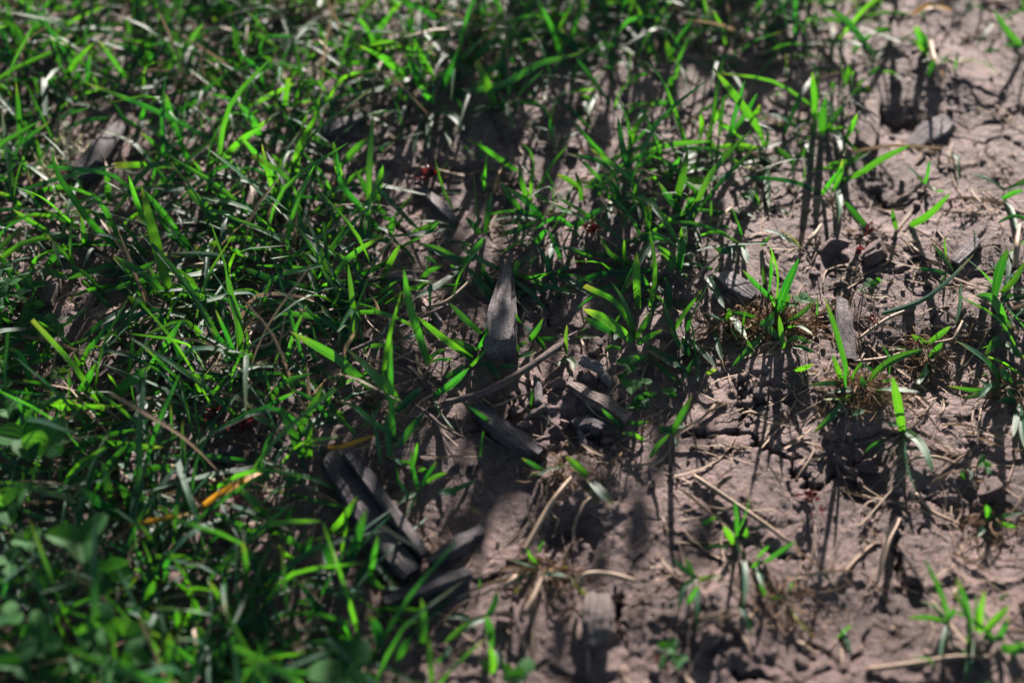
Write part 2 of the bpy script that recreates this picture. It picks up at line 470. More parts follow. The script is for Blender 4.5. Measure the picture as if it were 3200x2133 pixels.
def tuft(label, t, blades, roots=0, dry=0.0, cat='grass tuft', name='grass_tuft'):
    bl = [trace_blade(t, b) for b in blades.strip().split(';') if b.strip()]
    base = np.mean([on_ground(*p[0]) for p, _ in bl], 0)
    e = empty(name, base, label, cat, GREEN)
    for pts, opt in bl:
        P, s = blade_points(pts, opt)
        wd = opt.get('w', 45) * K * s * .86
        nrm = unit(np.array([0, -.45, .75]) + RNG.normal(0, .38, 3))
        lng = len(pts) > 3
        g = blade_geo(P, wd, 11 if lng else 8, nrm, random.uniform(.15, .4), 'c' in opt or (random.random() < .04 and opt.get('w', 45) < 55), random.uniform(-.7, .7),
                      random.random(), opt.get('d', 0) + dry, random.choice([0, 0, 0, .06, .1, .16, .24]) if 'd' not in opt else .2)
        mesh_obj('blade', g[0], g[1], M_LEAF, e, g[2], base, True, g[3])
    if roots:
        H = Heap()
        for i in range(int(roots * 2.6)):
            a = random.uniform(0, 6.283); r = abs(random.gauss(0, .0055)); ln = random.uniform(.003, .010)
            p0 = base + np.array([math.cos(a) * r * 1.3, math.sin(a) * r * .8 - .001, 0])
            p0[2] = gh(p0[0], p0[1]) + random.uniform(.0003, .0036) * math.exp(-(r / .006) ** 2)
            P = [p0]; d = np.array([math.cos(a), math.sin(a) - .4, random.uniform(-.2, .7)]); turn = random.uniform(-1.3, 1.3)
            for k in range(3):
                p = P[-1] + unit(d) * ln / 3; p[2] = max(p[2], gh(p[0], p[1]) + .0003); P.append(p)
                d = np.array([d[0] * math.cos(turn) - d[1] * math.sin(turn), d[0] * math.sin(turn) + d[1] * math.cos(turn), d[2] - .55]) + RNG.normal(0, .25, 3)
            g = blade_geo(P, random.choice([.00012, .00018, .00026, .0005]) * random.uniform(.7, 1.3), 6, RNG.normal(0, 1, 3), .3, True, 1.5, random.random() * .8, 0)
            H.add(*g)
        r = H.build('root_fibres', M_ROOT, e, base); r['kind'] = 'stuff'; r['label'] = 'matted tan dead fibres around the base'
    return e

T = tuft
T('tall bright grass tuft leaning at the upper edge beside the straw stub', 'A', '10,760 60,500 225,165 52;140,270 70,120 40,0 42;110,275 50,160 0,70 36;370,320 280,240 250,0 28;130,940 125,760 105,540 38;345,790 280,650 240,540 38;60,420 50,300 30,200 34')
T('low grass tuft with one long blade rising beside the pale lichen', 'A', '20,1085 150,960 340,808 48;30,1080 0,900 -30,750 40;210,1210 170,1120 155,1040 40;140,1380 60,1320 -20,1280 45')
T('bright grass tuft with crossed blades below the straw stub', 'A', '240,530 450,660 690,735 46 h5;575,610 590,450 620,330 32;570,600 660,380 770,250 36;440,560 490,430 620,290 42;870,560 770,420 650,260 34;660,520 720,460 770,430 36;620,570 740,555 840,575 34;380,560 470,580 560,600 30')
T('two-bladed grass tuft with one broad blade slanting up over dark soil', 'A', '1075,530 1200,370 1360,155 48;1080,470 1120,420 1180,375 40;970,450 945,400 915,330 44;970,450 1000,400 1030,340 24')
T('short blunt grass shoot below the broad slanting blade', 'A', '890,605 920,540 970,505 50;1060,640 1090,590 1160,570 50;940,800 960,740 950,700 40')
T('grass tuft with a flat cut blade lying level toward the dark chip', 'A', '1270,1105 1210,960 1165,810 44;1180,900 1130,750 1110,630 60;1260,1110 1000,1100 765,1105 50 h7 c;1390,1110 1420,960 1480,815 52;1230,1025 1100,1030 1000,1080 32;1300,950 1400,940 1510,920 32;1100,1110 1020,1130 935,1165 18;1130,1080 1050,980 935,880 34;940,860 830,790 765,690 32;1180,1000 1150,960 1150,920 36;1380,1120 1480,1060 1560,1050 40')
T('grass tuft with one broad upright blade shining beside the dark shadowed chip', 'A', '1970,1180 2000,1000 2150,710 64;1975,1180 1890,1100 1810,1030 42;2030,1180 2120,1090 2240,1010 38;2300,1230 2250,1100 2230,950 46;2210,1000 2140,940 2070,900 50;2050,950 2020,860 2060,760 40')
T('grass tuft of long thin blades fanning up from one crown in the dense turf', 'A', '1880,1260 1760,1090 1605,905 52;1850,1370 1790,1150 1750,960 36;1870,1425 1600,1160 1360,975 62;1870,1420 1920,1370 1950,1300 44;1670,1410 1550,1340 1410,1275 30;1650,1560 1570,1480 1470,1400 42;1640,1170 1560,1110 1490,1020 50;1800,1260 1620,1200 1440,1150 60;1660,1470 1665,1550 1650,1450 40')
T('blurred grass tuft with a long arching blade over the upper turf', 'A', '1530,490 1650,430 1900,290 2050,290 2350,480 42 h10;1540,490 1450,420 1340,345 42;1650,480 1590,300 1550,160 54;1660,720 1780,650 1975,555 38;1580,650 1470,560 1400,500 52;1480,750 1390,650 1340,585 46')
T('bright grass tuft with short forked blade tips behind the fanning blades', 'A', '1890,780 1910,650 1930,520 42;1930,530 1980,480 2030,435 38;1740,920 1690,810 1590,680 54;1510,1030 1620,930 1810,790 52;1950,610 2060,580 2230,510 48;1960,900 1860,940 1770,990 42;1960,720 1990,620 2020,540 44;1850,800 1800,740 1750,690 46;1510,900 1540,830 1570,740 50;1240,760 1290,700 1330,650 40')
T('tall grass tuft with a dark folded blade beside the straw scrap', 'D', '1165,540 1100,350 1030,80 945,-252 78;1160,540 980,350 770,215 62;1190,60 1080,-80 970,-217 56;1010,60 930,-110 860,-327 50;1140,500 1250,540 1290,640 40;1240,620 1260,590 1240,700 50 h2', 0)
T('long curved bright blade rising out of the turf above the folded tuft', 'D', '800,170 620,0 480,-187 370,-367 350,-512 48;530,40 300,-170 70,-262 52;830,160 720,-70 595,-237 48;620,-10 680,-70 735,-112 42;520,0 400,-40 300,-97 40;330,60 200,-20 90,-97 42;720,-167 720,-290 705,-377 46;800,-120 880,-217 1040,-257 42')
T('bright arching blade sweeping across the twig litter with short side shoots', 'D', '1560,200 1400,310 1230,345 1065,320 52 h10;1640,160 1560,80 1510,10 46;1290,170 1200,90 1110,-10 62;1310,160 1300,90 1290,30 38;1690,190 1690,100 1660,0 50;1740,200 1880,130 2005,70 48;1490,60 1370,-117 1220,-257 72;1640,180 1500,210 1350,170 40;1700,230 1600,190 1520,150 44;1760,270 1680,220 1600,180 44')
T('grass tuft with a long blade crossing the shaded straw', 'D', '2110,440 1850,380 1610,285 58;2330,440 2200,320 2030,180 62;2350,780 2150,640 1990,600 1830,605 46;2350,720 2200,620 2140,530 62;2110,530 1880,520 1590,550 42 h5;2110,530 1950,560 1770,570 42 h6;2080,450 2085,410 2080,370 36;2050,480 2150,440 2220,420 40;2280,480 2270,420 2190,360 40')
T('upright grass tuft with a slim dark blade standing before the straw curl', 'D', '1610,930 1590,640 1545,480 1510,310 60;1600,920 1500,700 1440,570 38;1530,610 1360,480 1200,360 58;1640,910 1650,800 1640,690 44;1560,890 1450,750 1400,690 50;1500,870 1560,900 1590,930 40;1620,920 1750,870 1860,840 44 h3')
T('small grass tuft arching over bare soil beside the clover', 'D', '500,250 400,190 305,120 48;490,350 380,350 295,300 32;500,330 495,300 480,280 34;300,290 360,220 430,130 50;570,160 560,60 540,-60 50;490,240 330,190 230,180 24')
T('grass tuft bending flat over the pale cracked soil patch', 'D', '800,255 620,310 440,370 48 h5;780,410 880,340 1040,250 56;930,430 850,320 755,220 52;770,410 620,430 455,495 44 h4;940,480 920,430 890,380 30;1060,160 1020,30 900,-40 44')
T('grass tuft of low blades drooping toward the bare crack', 'D', '1120,580 900,600 760,650 660,700 52 h6;870,560 700,650 535,775 52 h3;1040,610 850,690 760,790 640,870 48 h2;1130,720 1070,620 1010,545 48;1220,630 1170,610 1115,600 38;1000,570 920,530 850,480 60;1240,740 1100,720 970,730 40 h3')
T('dark crossed grass blades standing over the weathered chips', 'D', '1010,950 1090,840 1210,650 62;1240,960 1190,850 1150,750 44;1310,1130 1120,960 935,790 62;730,1180 860,1060 1010,950 82;850,1040 880,900 890,740 44;1000,900 870,900 745,930 30;1060,1000 1000,860 980,740 60 h4;1200,1060 1270,1130 1360,1190 50 h4')
T('pale shining blade lying flat beside the straw curl with drooping neighbours', 'D', '1530,1030 1750,1010 1970,1000 54 h4;1520,1020 1380,1000 1220,970 44;1340,950 1430,860 1580,735 42;1560,1060 1700,1120 1830,1180 52 h2;1890,790 1780,850 1670,860 50;1500,1050 1370,1020 1220,1000 44;1930,700 1880,620 1840,580 60')
T('slim upright shoot beside the yellow clover leaves', 'D', '540,950 570,880 610,785 42;560,1010 520,930 490,860 36')
T('near grass tuft with blades crossing above the crumbled soil', 'D', '510,1160 580,1050 640,930 58;470,1190 470,1050 460,960 62;200,1215 500,1220 820,1210 62 h14;390,1430 420,1300 450,1200 52;180,1300 180,1180 170,1090 72;680,1210 620,1140 580,1090 52;210,1140 190,1000 120,860 40,830 48;60,1100 20,960 -20,880 60;500,1220 380,1180 330,1100 46;240,1480 200,1300 100,1180 60;100,1300 50,1200 -30,1130 66')
T('blurred grass tuft with thin shoots in front of the half buried chips', 'D', '820,1160 770,1060 720,1000 48;930,1310 900,1200 880,1080 48;1160,1560 1150,1350 1140,1200 44;1290,1190 1220,1185 1150,1185 44;660,1450 850,1480 1090,1490 62 h12;740,1300 640,1260 560,1200 50;1000,1200 940,1160 900,1110 44;1340,1160 1320,1110 1300,1060 50;940,1560 960,1480 1000,1400 50;700,1400 820,1350 950,1320 70')
T('broad bright blade standing tall behind the crimson petals', 'D', '2030,1560 1950,1380 1880,1200 84;1850,1360 1770,1320 1690,1280 48;1700,1270 1850,1180 1970,1120 38;1990,1400 2080,1220 2160,1070 60;2130,1110 2020,1070 1920,1045 48;1820,1300 1780,1250 1740,1215 40;2070,1560 2060,1420 2080,1300 60')

T('backlit grass tuft with wide spread blades at the top of the bare patch', 'B', '480,530 330,400 120,290 64;575,590 530,480 485,365 64;700,600 760,470 835,265 58;790,470 880,360 995,235 54;590,590 660,530 735,465 42;640,500 560,360 510,230 44;880,440 980,340 1090,225 54;600,350 650,320 700,285 48;650,690 610,640 560,580 46;480,700 430,770 365,830 38;200,770 270,800 355,850 54 h2;670,760 770,770 860,870 60 h3;640,760 620,870 615,990 44 h2;540,660 480,650 430,665 50;550,720 580,705 600,695 36;400,730 330,750 260,775 40;760,620 820,680 850,730 44 h4;590,780 540,900 520,1040 46 h2;720,850 750,920 770,970 36 h2')
T('grass tuft with a long horizontal blade curling up at its tip', 'B', '780,610 950,600 1150,550 1350,430 1600,368 1690,310 52 h22;1065,720 1010,570 935,410 70 c;1140,730 1250,610 1390,465 54;1050,710 960,760 880,805 38 h2;1190,690 1330,690 1420,760 1465,830 38 h3;1150,570 1190,510 1215,455 28;1440,930 1440,860 1430,790 32;1085,540 1110,380 1190,170 42;1100,740 1120,700 1130,660 44;960,560 1030,480 1110,390 44;1110,600 1150,590 1200,590 34')
T('single thin blade curving out of the top edge above the long blade', 'B', '1580,350 1590,180 1670,0 42')
T('blurred grass tuft with drooping pale blade behind the bare soil', 'B', '1780,620 1700,520 1605,390 54;1830,700 1790,640 1730,580 50;1820,620 1835,530 1860,440 48;1740,600 1560,620 1390,690 42 h4;1740,630 1700,700 1690,780 44 h2;2050,690 1930,710 1850,730 48;2350,710 2230,690 2060,700 42;1700,670 1670,650 1645,630 40;2100,740 2040,760 1990,860 44')
T('tall thin blade bowing over the bare soil with its tip hooked', 'B', '2335,960 2230,660 2160,510 2055,400 44')
T('blurred short grass shoots in the shade near the top edge', 'B', '2090,350 2095,310 2080,275 60;2250,410 2220,350 2210,270 60;1990,560 2010,510 2080,490 40;2250,600 2240,550 2250,510 50')
T('sparse grass tuft with one blade hooked over at the tip beside the fluffy roots', 'B', '1980,1140 2100,960 2150,800 2130,690 40;1975,1200 1920,1010 1880,770 48;1890,1220 1780,1090 1540,1025 42;1950,1040 1990,880 2080,740 46;1830,1080 1700,950 1580,800 38;1995,1330 1985,1220 1890,1130 1690,985 42;2000,1150 2090,1140 2175,1130 32;1900,1360 1850,1250 1800,1180 38;2100,1530 2060,1370 1950,1280 52;2080,1560 2090,1470 2095,1370 42;1700,1220 1780,1180 1850,1160 44;2010,1140 2010,1060 2010,980 26')
T('drooping pale blades hanging beside the bowed thin blade', 'B', '2270,1350 2310,1200 2350,1000 62;2210,1230 2250,1130 2300,1050 48;2320,1450 2220,1320 2155,1215 52;2330,1440 2350,1380 2390,1320 46;2340,1170 2260,1170 2160,1150 30;2120,1390 2200,1440 2280,1480 34 h3')
T('star shaped grass tuft spreading low over the soil in the middle', 'B', '1390,1480 1280,1350 1145,1250 54;1250,1420 1170,1330 1100,1215 48;1280,1340 1240,1210 1220,1110 42;1300,1340 1310,1200 1330,1070 32;1390,1460 1470,1350 1580,1250 62;1360,1440 1180,1410 990,1440 24 h3;1340,1460 1180,1450 1010,1480 28 h3;1260,1460 1190,1480 1110,1515 40 h2;1600,1430 1500,1390 1420,1350 34;1450,1530 1490,1470 1550,1410 46;1490,1300 1430,1190 1385,1100 28;1640,1340 1630,1240 1600,1140 38;1620,1250 1550,1200 1475,1165 42;1360,1440 1280,1430 1190,1410 50;1360,1480 1230,1530 1080,1577 50 h2;1420,1360 1370,1320 1310,1300 36')
T('dark curled blade arching over the wine coloured seedling', 'B', '1590,1520 1700,1440 1820,1380 54;1850,1360 1930,1370 2000,1350 28;1830,1380 1820,1440 1780,1480 46;1900,1400 1880,1280 1830,1180 40;1960,1440 2000,1400 2010,1340 40')
T('lone upright blade standing on bare soil beside the weathered stick', 'B', '960,1560 940,1350 920,1150 64;1000,1560 1020,1400 1040,1280 48;960,1560 910,1500 865,1450 44')
T('thin grass shoots leaning on the bare soil by the orange dead stem', 'B', '990,1280 1000,1160 1010,1020 34;985,1270 980,1170 1045,1115 28;1210,1140 1100,1070 970,980 855,925 46 h16;965,1060 890,1010 840,960 34;980,1050 970,990 965,940 28')
T('wispy single blade with a pale loop lying at its foot', 'B', '780,1400 710,1250 655,1040 24;760,1390 690,1330 720,1290 900,1290 16 h2')
T('grass tuft of three long parallel blades leaning over dark soil', 'B', '350,1470 230,1320 130,1130 54;550,1540 400,1390 215,1190 54;290,1540 150,1370 30,1220 5,1000 46;260,1420 290,1250 315,1100 48;560,1540 500,1490 450,1450 38;510,1560 610,1520 700,1470 54;800,1510 650,1480 510,1480 34;180,1440 100,1430 40,1405 38;370,1560 375,1500 390,1440 44;5,1480 40,1370 70,1300 46;20,1110 60,1080 110,1050 42;0,1150 130,1000 240,910 62;380,1530 440,1460 420,1400 40')
T('blurred tall bright blades crossing at the top edge', 'B', '245,130 180,100 160,0 62;300,170 370,80 440,0 64;490,170 510,100 500,0 48;260,300 290,200 380,80 50;540,280 500,200 460,100 46;100,70 60,60 0,80 50;0,100 20,180 60,280 50')

T('grass tuft with two crossed long blades rising from a pale crown', 'C', '620,1010 590,880 440,660 270,450 60;290,1060 370,920 430,720 485,540 48;390,900 480,780 570,620 38;840,860 740,790 640,760 64;620,1000 630,900 600,850 70;340,1000 560,1000 740,950 34 h5;580,1045 620,1070 660,1050 28;820,1100 760,1040 680,990 52 h3;490,940 400,870 300,800 48;520,820 560,760 590,700 40')
T('pale drooping grass blades hanging to the soil left of the crossed blades', 'C', '270,1100 140,1140 0,1165 48 h3;110,970 90,1150 40,1330 60 h3;90,960 40,840 0,740 44;190,930 200,850 190,760 38;200,910 270,830 320,730 38;290,1000 250,930 240,880 38;620,1050 640,1250 650,1390 54 h2;0,1160 30,1090 60,1040 34;480,1180 560,1200 620,1170 40')
T('glaring pale grass tuft with a long blade pointing at the ridged chip', 'C', '1050,1110 1170,1090 1330,1010 64;1130,1210 1260,1150 1400,1060 1590,970 58;1070,1290 1120,1190 1140,1060 44;960,1280 800,1210 500,1180 38 h4;1110,1250 1120,1380 1105,1500 54 h2;1030,870 1100,770 1170,690 60;960,790 960,650 940,480 74;1080,870 1130,940 1150,1040 54 h4;900,960 930,1010 960,1060 54 h3;880,1200 885,1080 870,980 48;1160,940 1200,850 1240,760 44;1150,590 1180,500 1190,420 54;1240,570 1310,510 1390,440 48;1150,560 1130,440 1110,320 54;1000,900 1010,760 1030,640 64;1190,640 1260,610 1330,590 54;1290,1510 1220,1420 1150,1340 46;1000,1300 1090,1180 1150,1120 40;990,1290 920,1250 880,1220 40')
T('grey blurred blade bent over the shaded soil near the top', 'C', '1350,380 1240,230 1150,130 1040,60 58;1210,360 1260,290 1340,230 46;1480,200 1410,200 1340,210 46')
T('small forked grass tuft on bare sunlit soil near the top', 'C', '1690,340 1640,290 1570,270 44;1710,330 1660,250 1630,180 44;1720,510 1740,430 1760,390 46;1700,340 1690,260 1660,200 36')
T('thin blade leaning in from the upper corner of the sunlit soil', 'C', '2340,310 2250,220 2145,65 48;2340,330 2290,310 2220,300 36')
T('curved green blade rising from dry straw above the red flake', 'C', '1590,1510 1720,1430 1860,1290 58;1680,1230 1620,1150 1540,1100 34;1690,1230 1710,1150 1720,1070 28;1500,1530 1480,1460 1470,1390 38;1700,1240 1760,1270 1830,1280 26')
T('v shaped grass tuft at the edge of the sunlit straw', 'C', '2230,1270 2130,1200 2000,1160 44;2240,1270 2330,1230 2400,1190 50;2200,1320 2270,1400 2310,1560 40 h2;2210,1330 2280,1290 2350,1270 40')
T('blurred bright shoot alone in the deep shade near the top', 'C', '300,190 250,140 210,100 54;450,385 350,385 260,390 48 h3;870,120 840,90 820,60 50')
T('small grass shoot with a folded bright blade on sunlit crumbs', 'C', '80,1450 120,1360 205,1270 48;70,1440 20,1370 -20,1330 44;100,1450 150,1510 200,1660 44 h2;80,1460 90,1420 80,1380 40')

T('grass tuft with a slim blade bending over the bark chip twig', 'E', '620,940 530,670 480,490 455,300 62;310,1040 350,760 435,450 48;130,800 110,520 80,265 44;600,920 660,870 730,830 34;770,900 680,900 610,930 48 h8;430,830 300,810 140,820 38;520,740 480,755 445,765 42;650,1060 620,960 600,900 44')
T('long broad blade sloping down to the dark chips with a pale standing blade', 'E', '390,1200 240,1000 70,830 90;250,1100 110,990 0,890 -300,720 72;380,1440 360,1000 370,750 62;400,1250 520,1140 580,1090 62 h4;410,1430 250,1330 120,1220 0,1180 52 h14;300,1180 240,1290 160,1370 48 h6;410,1490 500,1370 590,1260 62 h5;240,1120 120,1140 0,1180 46;360,1560 350,1400 340,1240 56 h6;420,1180 350,1080 290,1000 50;30,1080 50,1000 70,960 34')
T('forked grass tuft leaning on the foot of the pointed bark chip', 'E', '970,730 870,640 755,525 48;910,900 720,760 535,610 58;950,860 850,810 740,770 62 h4;650,1150 760,1080 890,960 58;890,955 960,880 1010,825 48;650,1160 700,1270 790,1375 38 h2;960,830 1000,750 1005,680 52;1000,920 1060,990 1100,1040 58 h3;1080,970 1140,950 1200,950 42;900,920 1000,930 1080,920 30;720,1040 800,990 860,940 54 h3')
T('broad dark blades radiating beside the narrow end of the pointed bark chip', 'E', '840,300 700,400 500,505 62 h4;1060,510 970,410 880,290 78 h3;870,240 750,220 640,170 48;840,260 700,180 550,130 58;850,280 920,190 990,90 58;1110,310 1000,260 840,170 48;1050,420 1010,350 960,300 50 h3;860,300 800,290 760,270 40;950,360 990,310 985,260 40;1060,600 1010,660 1005,740 40 h2')
T('short bright blade pointing away from the narrow end of the pointed bark chip', 'E', '1210,350 1330,355 1445,315 60;1200,360 1205,300 1220,250 44;1110,290 1220,250 1350,215 32;1230,420 1270,440 1310,465 54 h2;1260,330 1290,280 1340,220 34')
T('dark blades lying between the pointed bark chip and the smooth soil', 'E', '1240,460 1245,600 1255,780 62 h3;1310,390 1460,430 1600,470 54 h3;1480,335 1620,410 1760,490 62 h6;1480,330 1520,300 1560,290 30')
T('small curled grass shoot at the near end of the pointed bark chip', 'E', '1340,730 1240,660 1195,590 54;1290,780 1350,700 1385,630 44;1340,760 1380,800 1400,845 54 h2;1210,890 1270,880 1340,850 64 h6;1200,860 1230,810 1280,790 36;1340,770 1450,765 1500,760 40 h2')
T('slim shoot standing in front of the long brown twig', 'E', '1540,870 1540,770 1545,670 48;1540,880 1500,930 1440,940 34;1550,890 1590,930 1590,980 50 h2;1750,755 1650,755 1580,760 30 h2', 0, .06)
T('thin arched blades under the star shaped grass tuft', 'E', '1455,130 1430,220 1400,300 48 h2;1340,130 1370,80 1415,30 46;1100,190 1220,120 1350,100 44;1690,200 1600,170 1470,160 42;1500,230 1460,120 1420,40 34;1720,230 1620,190 1560,150 40')
T('grass tuft with flat crossing blades on the shaded crumbs', 'E', '150,340 250,300 380,230 48 h6;170,330 90,260 0,190 48;140,330 170,360 190,410 44 h2;310,370 370,240 430,130 48;440,160 600,70 690,-20 60;790,30 600,60 300,90 46 h6;370,120 200,70 0,10 58;560,400 610,320 710,280 42;870,380 750,410 630,420 48;270,490 350,420 415,380 34;0,580 140,540 290,480 44;140,480 60,460 0,440 62;480,430 560,420 620,400 40;160,340 130,240 120,150 40;320,520 420,510 480,500 38')
T('leafy grass tuft with broad dark blades spreading above the crumbled soil heap', 'E', '1990,770 1960,620 1900,480 1840,390 54;1980,790 1900,710 1780,620 1650,565 84;1890,730 1760,680 1650,620 62;1990,770 2050,680 2110,580 74;2010,800 2090,750 2185,705 54;1980,700 1870,520 1660,410 48;1910,720 1870,750 1840,790 48 h2;2080,820 2200,900 2350,980 84 h3;1900,480 1960,400 2030,300 48;2050,620 2120,570 2190,530 44;2100,860 2180,960 2270,1040 60 h2;1900,830 1830,820 1800,860 40')
T('dense grass clump of dark upright blades above the leafy tuft', 'E', '2100,560 2130,300 2090,0 58;2020,560 2010,380 2010,180 58;1930,300 1925,200 1925,100 34;1850,200 1800,140 1770,90 38;1790,390 1770,320 1750,250 44;2230,310 2250,240 2140,140 58;2080,420 2050,370 2020,320 54 h3;2350,270 2230,220 2150,130 46;2330,380 2335,330 2290,350 40;2000,340 1880,340 1790,320 40;1990,280 1850,210 1790,130 44;2230,560 2230,450 2210,370 54 h4;2010,140 2000,100 1995,60 36;1980,120 2100,90 2240,100 40')
T('grass tuft with a bright broad blade beside the glossy pale chip', 'E', '2270,760 2220,640 2190,520 54;2255,700 2320,590 2450,430 78;2290,320 2310,180 2350,60 62;2300,830 2260,750 2230,690 60;2340,720 2360,650 2380,600 40;2370,640 2450,480 2580,250 52')
T('low ragged grass shoots beside the little clover leaves on crumbly soil', 'E', '1910,1360 1840,1290 1775,1230 44;2060,1440 1980,1400 1910,1400 38;1920,1330 2010,1330 2100,1320 36;2250,1400 2290,1310 2380,1150 48;2100,1560 2150,1480 2230,1400 38;2160,1390 2250,1360 2340,1350 50;2250,1400 2180,1360 2160,1380 40;2260,1420 2280,1480 2280,1500 30')
T('hair thin shoots by the second weathered chip', 'E', '1300,1220 1310,1150 1310,1100 32;1070,1350 960,1270 870,1205 34;960,1560 975,1440 985,1380 34')

T('small folded grass shoot beside the sunlit clods', 'F', '470,80 460,30 440,-30 44;450,70 420,50 400,30 38;480,160 495,210 505,260 48 h2;430,150 350,180 280,160 52;600,150 650,90 690,40 48;860,160 800,90 720,40 42 d.2;440,150 470,150 490,170 40')
T('grass tuft with crossing blades on matted fibres above the forked crack', 'F', '690,520 580,420 470,305 38;705,520 710,330 655,140 44;640,470 660,330 660,200 44;620,400 610,300 595,210 52;700,590 760,430 850,230 68;730,600 760,530 790,460 44;745,830 730,720 715,610 42;735,670 850,610 960,510 38;700,600 650,640 585,670 84 h11;745,710 840,680 940,735 44 h9;745,800 830,760 940,800 38 h5;720,770 650,700 590,640 54;810,820 880,830 950,860 38 h2;810,980 880,960 950,935 62 h3;690,560 680,510 690,480 44', 240)
T('straggling grass runner with nodding leaves beside the glossy pale chip', 'F', '570,640 490,610 395,590 48;580,660 530,690 480,715 38;640,710 510,840 400,950 54 h2;370,670 410,720 440,780 44 h3;400,620 450,700 500,770 72 h3;285,700 310,820 340,920 44 h2;370,660 290,620 220,590 38;470,700 480,620 500,560 34;235,350 290,450 350,560 58 h4;540,870 520,820 500,770 34;360,640 380,600 380,560 46', 60)
T('low dark grass blades at the edge of the fibre mat', 'F', '80,750 220,870 300,970 58 h2;150,880 140,750 120,640 64;180,880 120,950 60,1060 54 h2;130,990 60,950 0,920 62;180,910 170,980 175,1050 44 h2;60,770 90,830 120,880 70;40,1030 50,1070 60,1090 40;230,1000 270,980 300,970 34 d.1')
T('grass tuft with level spreading leaves on tan fibres beside the clods', 'F', '1180,1040 1110,760 1020,490 48;1140,1050 1100,950 1070,870 44;1310,1070 1400,960 1520,890 1680,835 62;1290,1120 1160,1110 1040,1130 58;1150,1060 1030,1065 915,1075 40 h9;1320,1115 1480,1105 1650,1120 64 h9;1300,1060 1400,1050 1510,1050 34;1540,1380 1510,1200 1475,1020 70;1200,1080 1220,1000 1270,930 38;1310,1100 1270,1050 1260,1000 44;1150,1190 1060,1290 945,1395 54 h2;1250,1150 1130,1170 1010,1170 54 h3 d.08;1360,1010 1320,970 1270,930 44;1190,1280 1240,1260 1290,1250 64 h3;1155,1140 1155,1000 1155,910 28;1450,1010 1450,900 1400,800 28', 260)
T('grass runner with two long blades trailing down across the soil', 'F', '1540,1370 1640,1440 1710,1560 1740,1660 64 h4;1550,1370 1500,1340 1440,1335 42;1545,1390 1570,1620 1630,1780 44 h3')
T('small upright grass shoot on a pale runner beside the flat grey chip', 'F', '1700,800 1650,770 1600,735 44;1710,800 1790,740 1865,680 48;1720,900 1760,850 1810,790 54;1720,920 1690,990 1640,1030 62 h4;1560,830 1500,830 1445,840 38 d.12;1690,880 1660,870 1640,890 40;1690,980 1670,1020 1650,1070 62 h2;1720,890 1710,830 1710,790 44', 60)
T('long low blade stretched along its tan stem across sunlit soil', 'F', '1400,595 1560,550 1700,490 1840,380 2020,200 52 h18;1730,470 1790,400 1830,340 38')
T('dark forked blades behind the large edge tuft', 'F', '1880,310 1820,230 1740,130 44;1840,340 1740,310 1640,300 42;1830,220 1820,140 1825,80 38;1925,400 1920,560 1890,690 44 h2')
T('large grass tuft with one broad blade standing at the sunny edge', 'F', '2150,490 2180,330 2240,165 84;2200,460 2290,370 2360,250 48;2140,400 2050,300 1950,220 64;2220,640 2140,500 2030,480 74;2200,500 2280,490 2380,480 62;2360,700 2270,590 2190,510 62;2220,440 2290,430 2380,450 50;2210,400 2280,340 2360,310 50;2160,560 2220,640 2270,700 60')
T('bright stem blade with a drooping bluish leaf at the edge', 'F', '2180,740 2260,660 2370,550 72;2190,760 2130,810 2090,870 84 h4;2230,790 2300,860 2370,900 50')
T('spreading grass tuft with a broad half shaded blade over the clod hollow', 'F', '2200,1050 2080,900 1900,780 84;2220,1070 2130,1080 2060,1140 1950,1160 54 h4;2340,1010 2230,930 2110,880 62;2270,1060 2220,1000 2190,950 64;2180,1110 2020,1110 1840,1080 34;2120,1090 2080,1060 2040,1030 34;2300,1190 2260,1140 2230,1100 54;2260,1080 2320,1070 2380,1075 44;2310,1200 2300,1300 2280,1420 48 h2;2320,1210 2340,1350 2360,1500 54 h2;2300,1200 2240,1170 2170,1180 44', 40)

T('broad bright blurred blade beside the orange withered blade', 'G', '1880,540 1720,380 1600,260 84;1860,520 1920,470 1950,390 44;1740,590 1600,520 1430,430 72 h4;2290,290 2000,180 1740,80 58;2050,230 1960,210 1880,200 50;1740,500 1690,460 1640,420 50')
T('blurred grass tuft with bowed blades under the near clover', 'G', '900,250 930,100 940,0 52;910,230 1000,140 1150,115 52;980,380 920,290 890,200 46;720,260 600,130 520,70 64;860,420 850,320 790,230 64;780,440 650,350 520,250 74;1270,385 1120,380 1070,330 1050,260 54;490,480 300,470 110,390 38;750,400 720,250 680,80 60;1000,390 930,360 870,330 44')
T('blurred near grass tuft of upright blades in deep shade', 'G', '1280,930 1230,840 1140,690 48;1260,1130 1300,1050 1280,950 72;800,1040 860,930 920,850 52;1390,1210 1440,1140 1510,1070 58;1260,1160 1150,1090 1010,1060 58;1330,1160 1320,1100 1300,1000 60;980,1040 1000,960 1030,880 70;1180,1240 1190,1160 1180,1080 64;940,1100 880,1080 830,1070 54;1060,1260 1020,1160 960,1080 60')
T('blurred near grass tuft with thin bent stems over straw crumbs', 'G', '1620,1150 1500,1030 1390,880 48;1600,860 1450,830 1300,760 44;2040,690 1950,620 1850,570 58;2160,1110 2080,1000 1990,880 54;1640,1000 1640,800 1620,620 64;2030,730 2060,650 2080,580 50;1990,760 1900,700 1860,640 60;1940,940 1850,950 1750,900 70;1900,820 1800,840 1680,880 54;2300,850 2330,760 2360,650 60;1660,820 1700,770 1740,690 50')
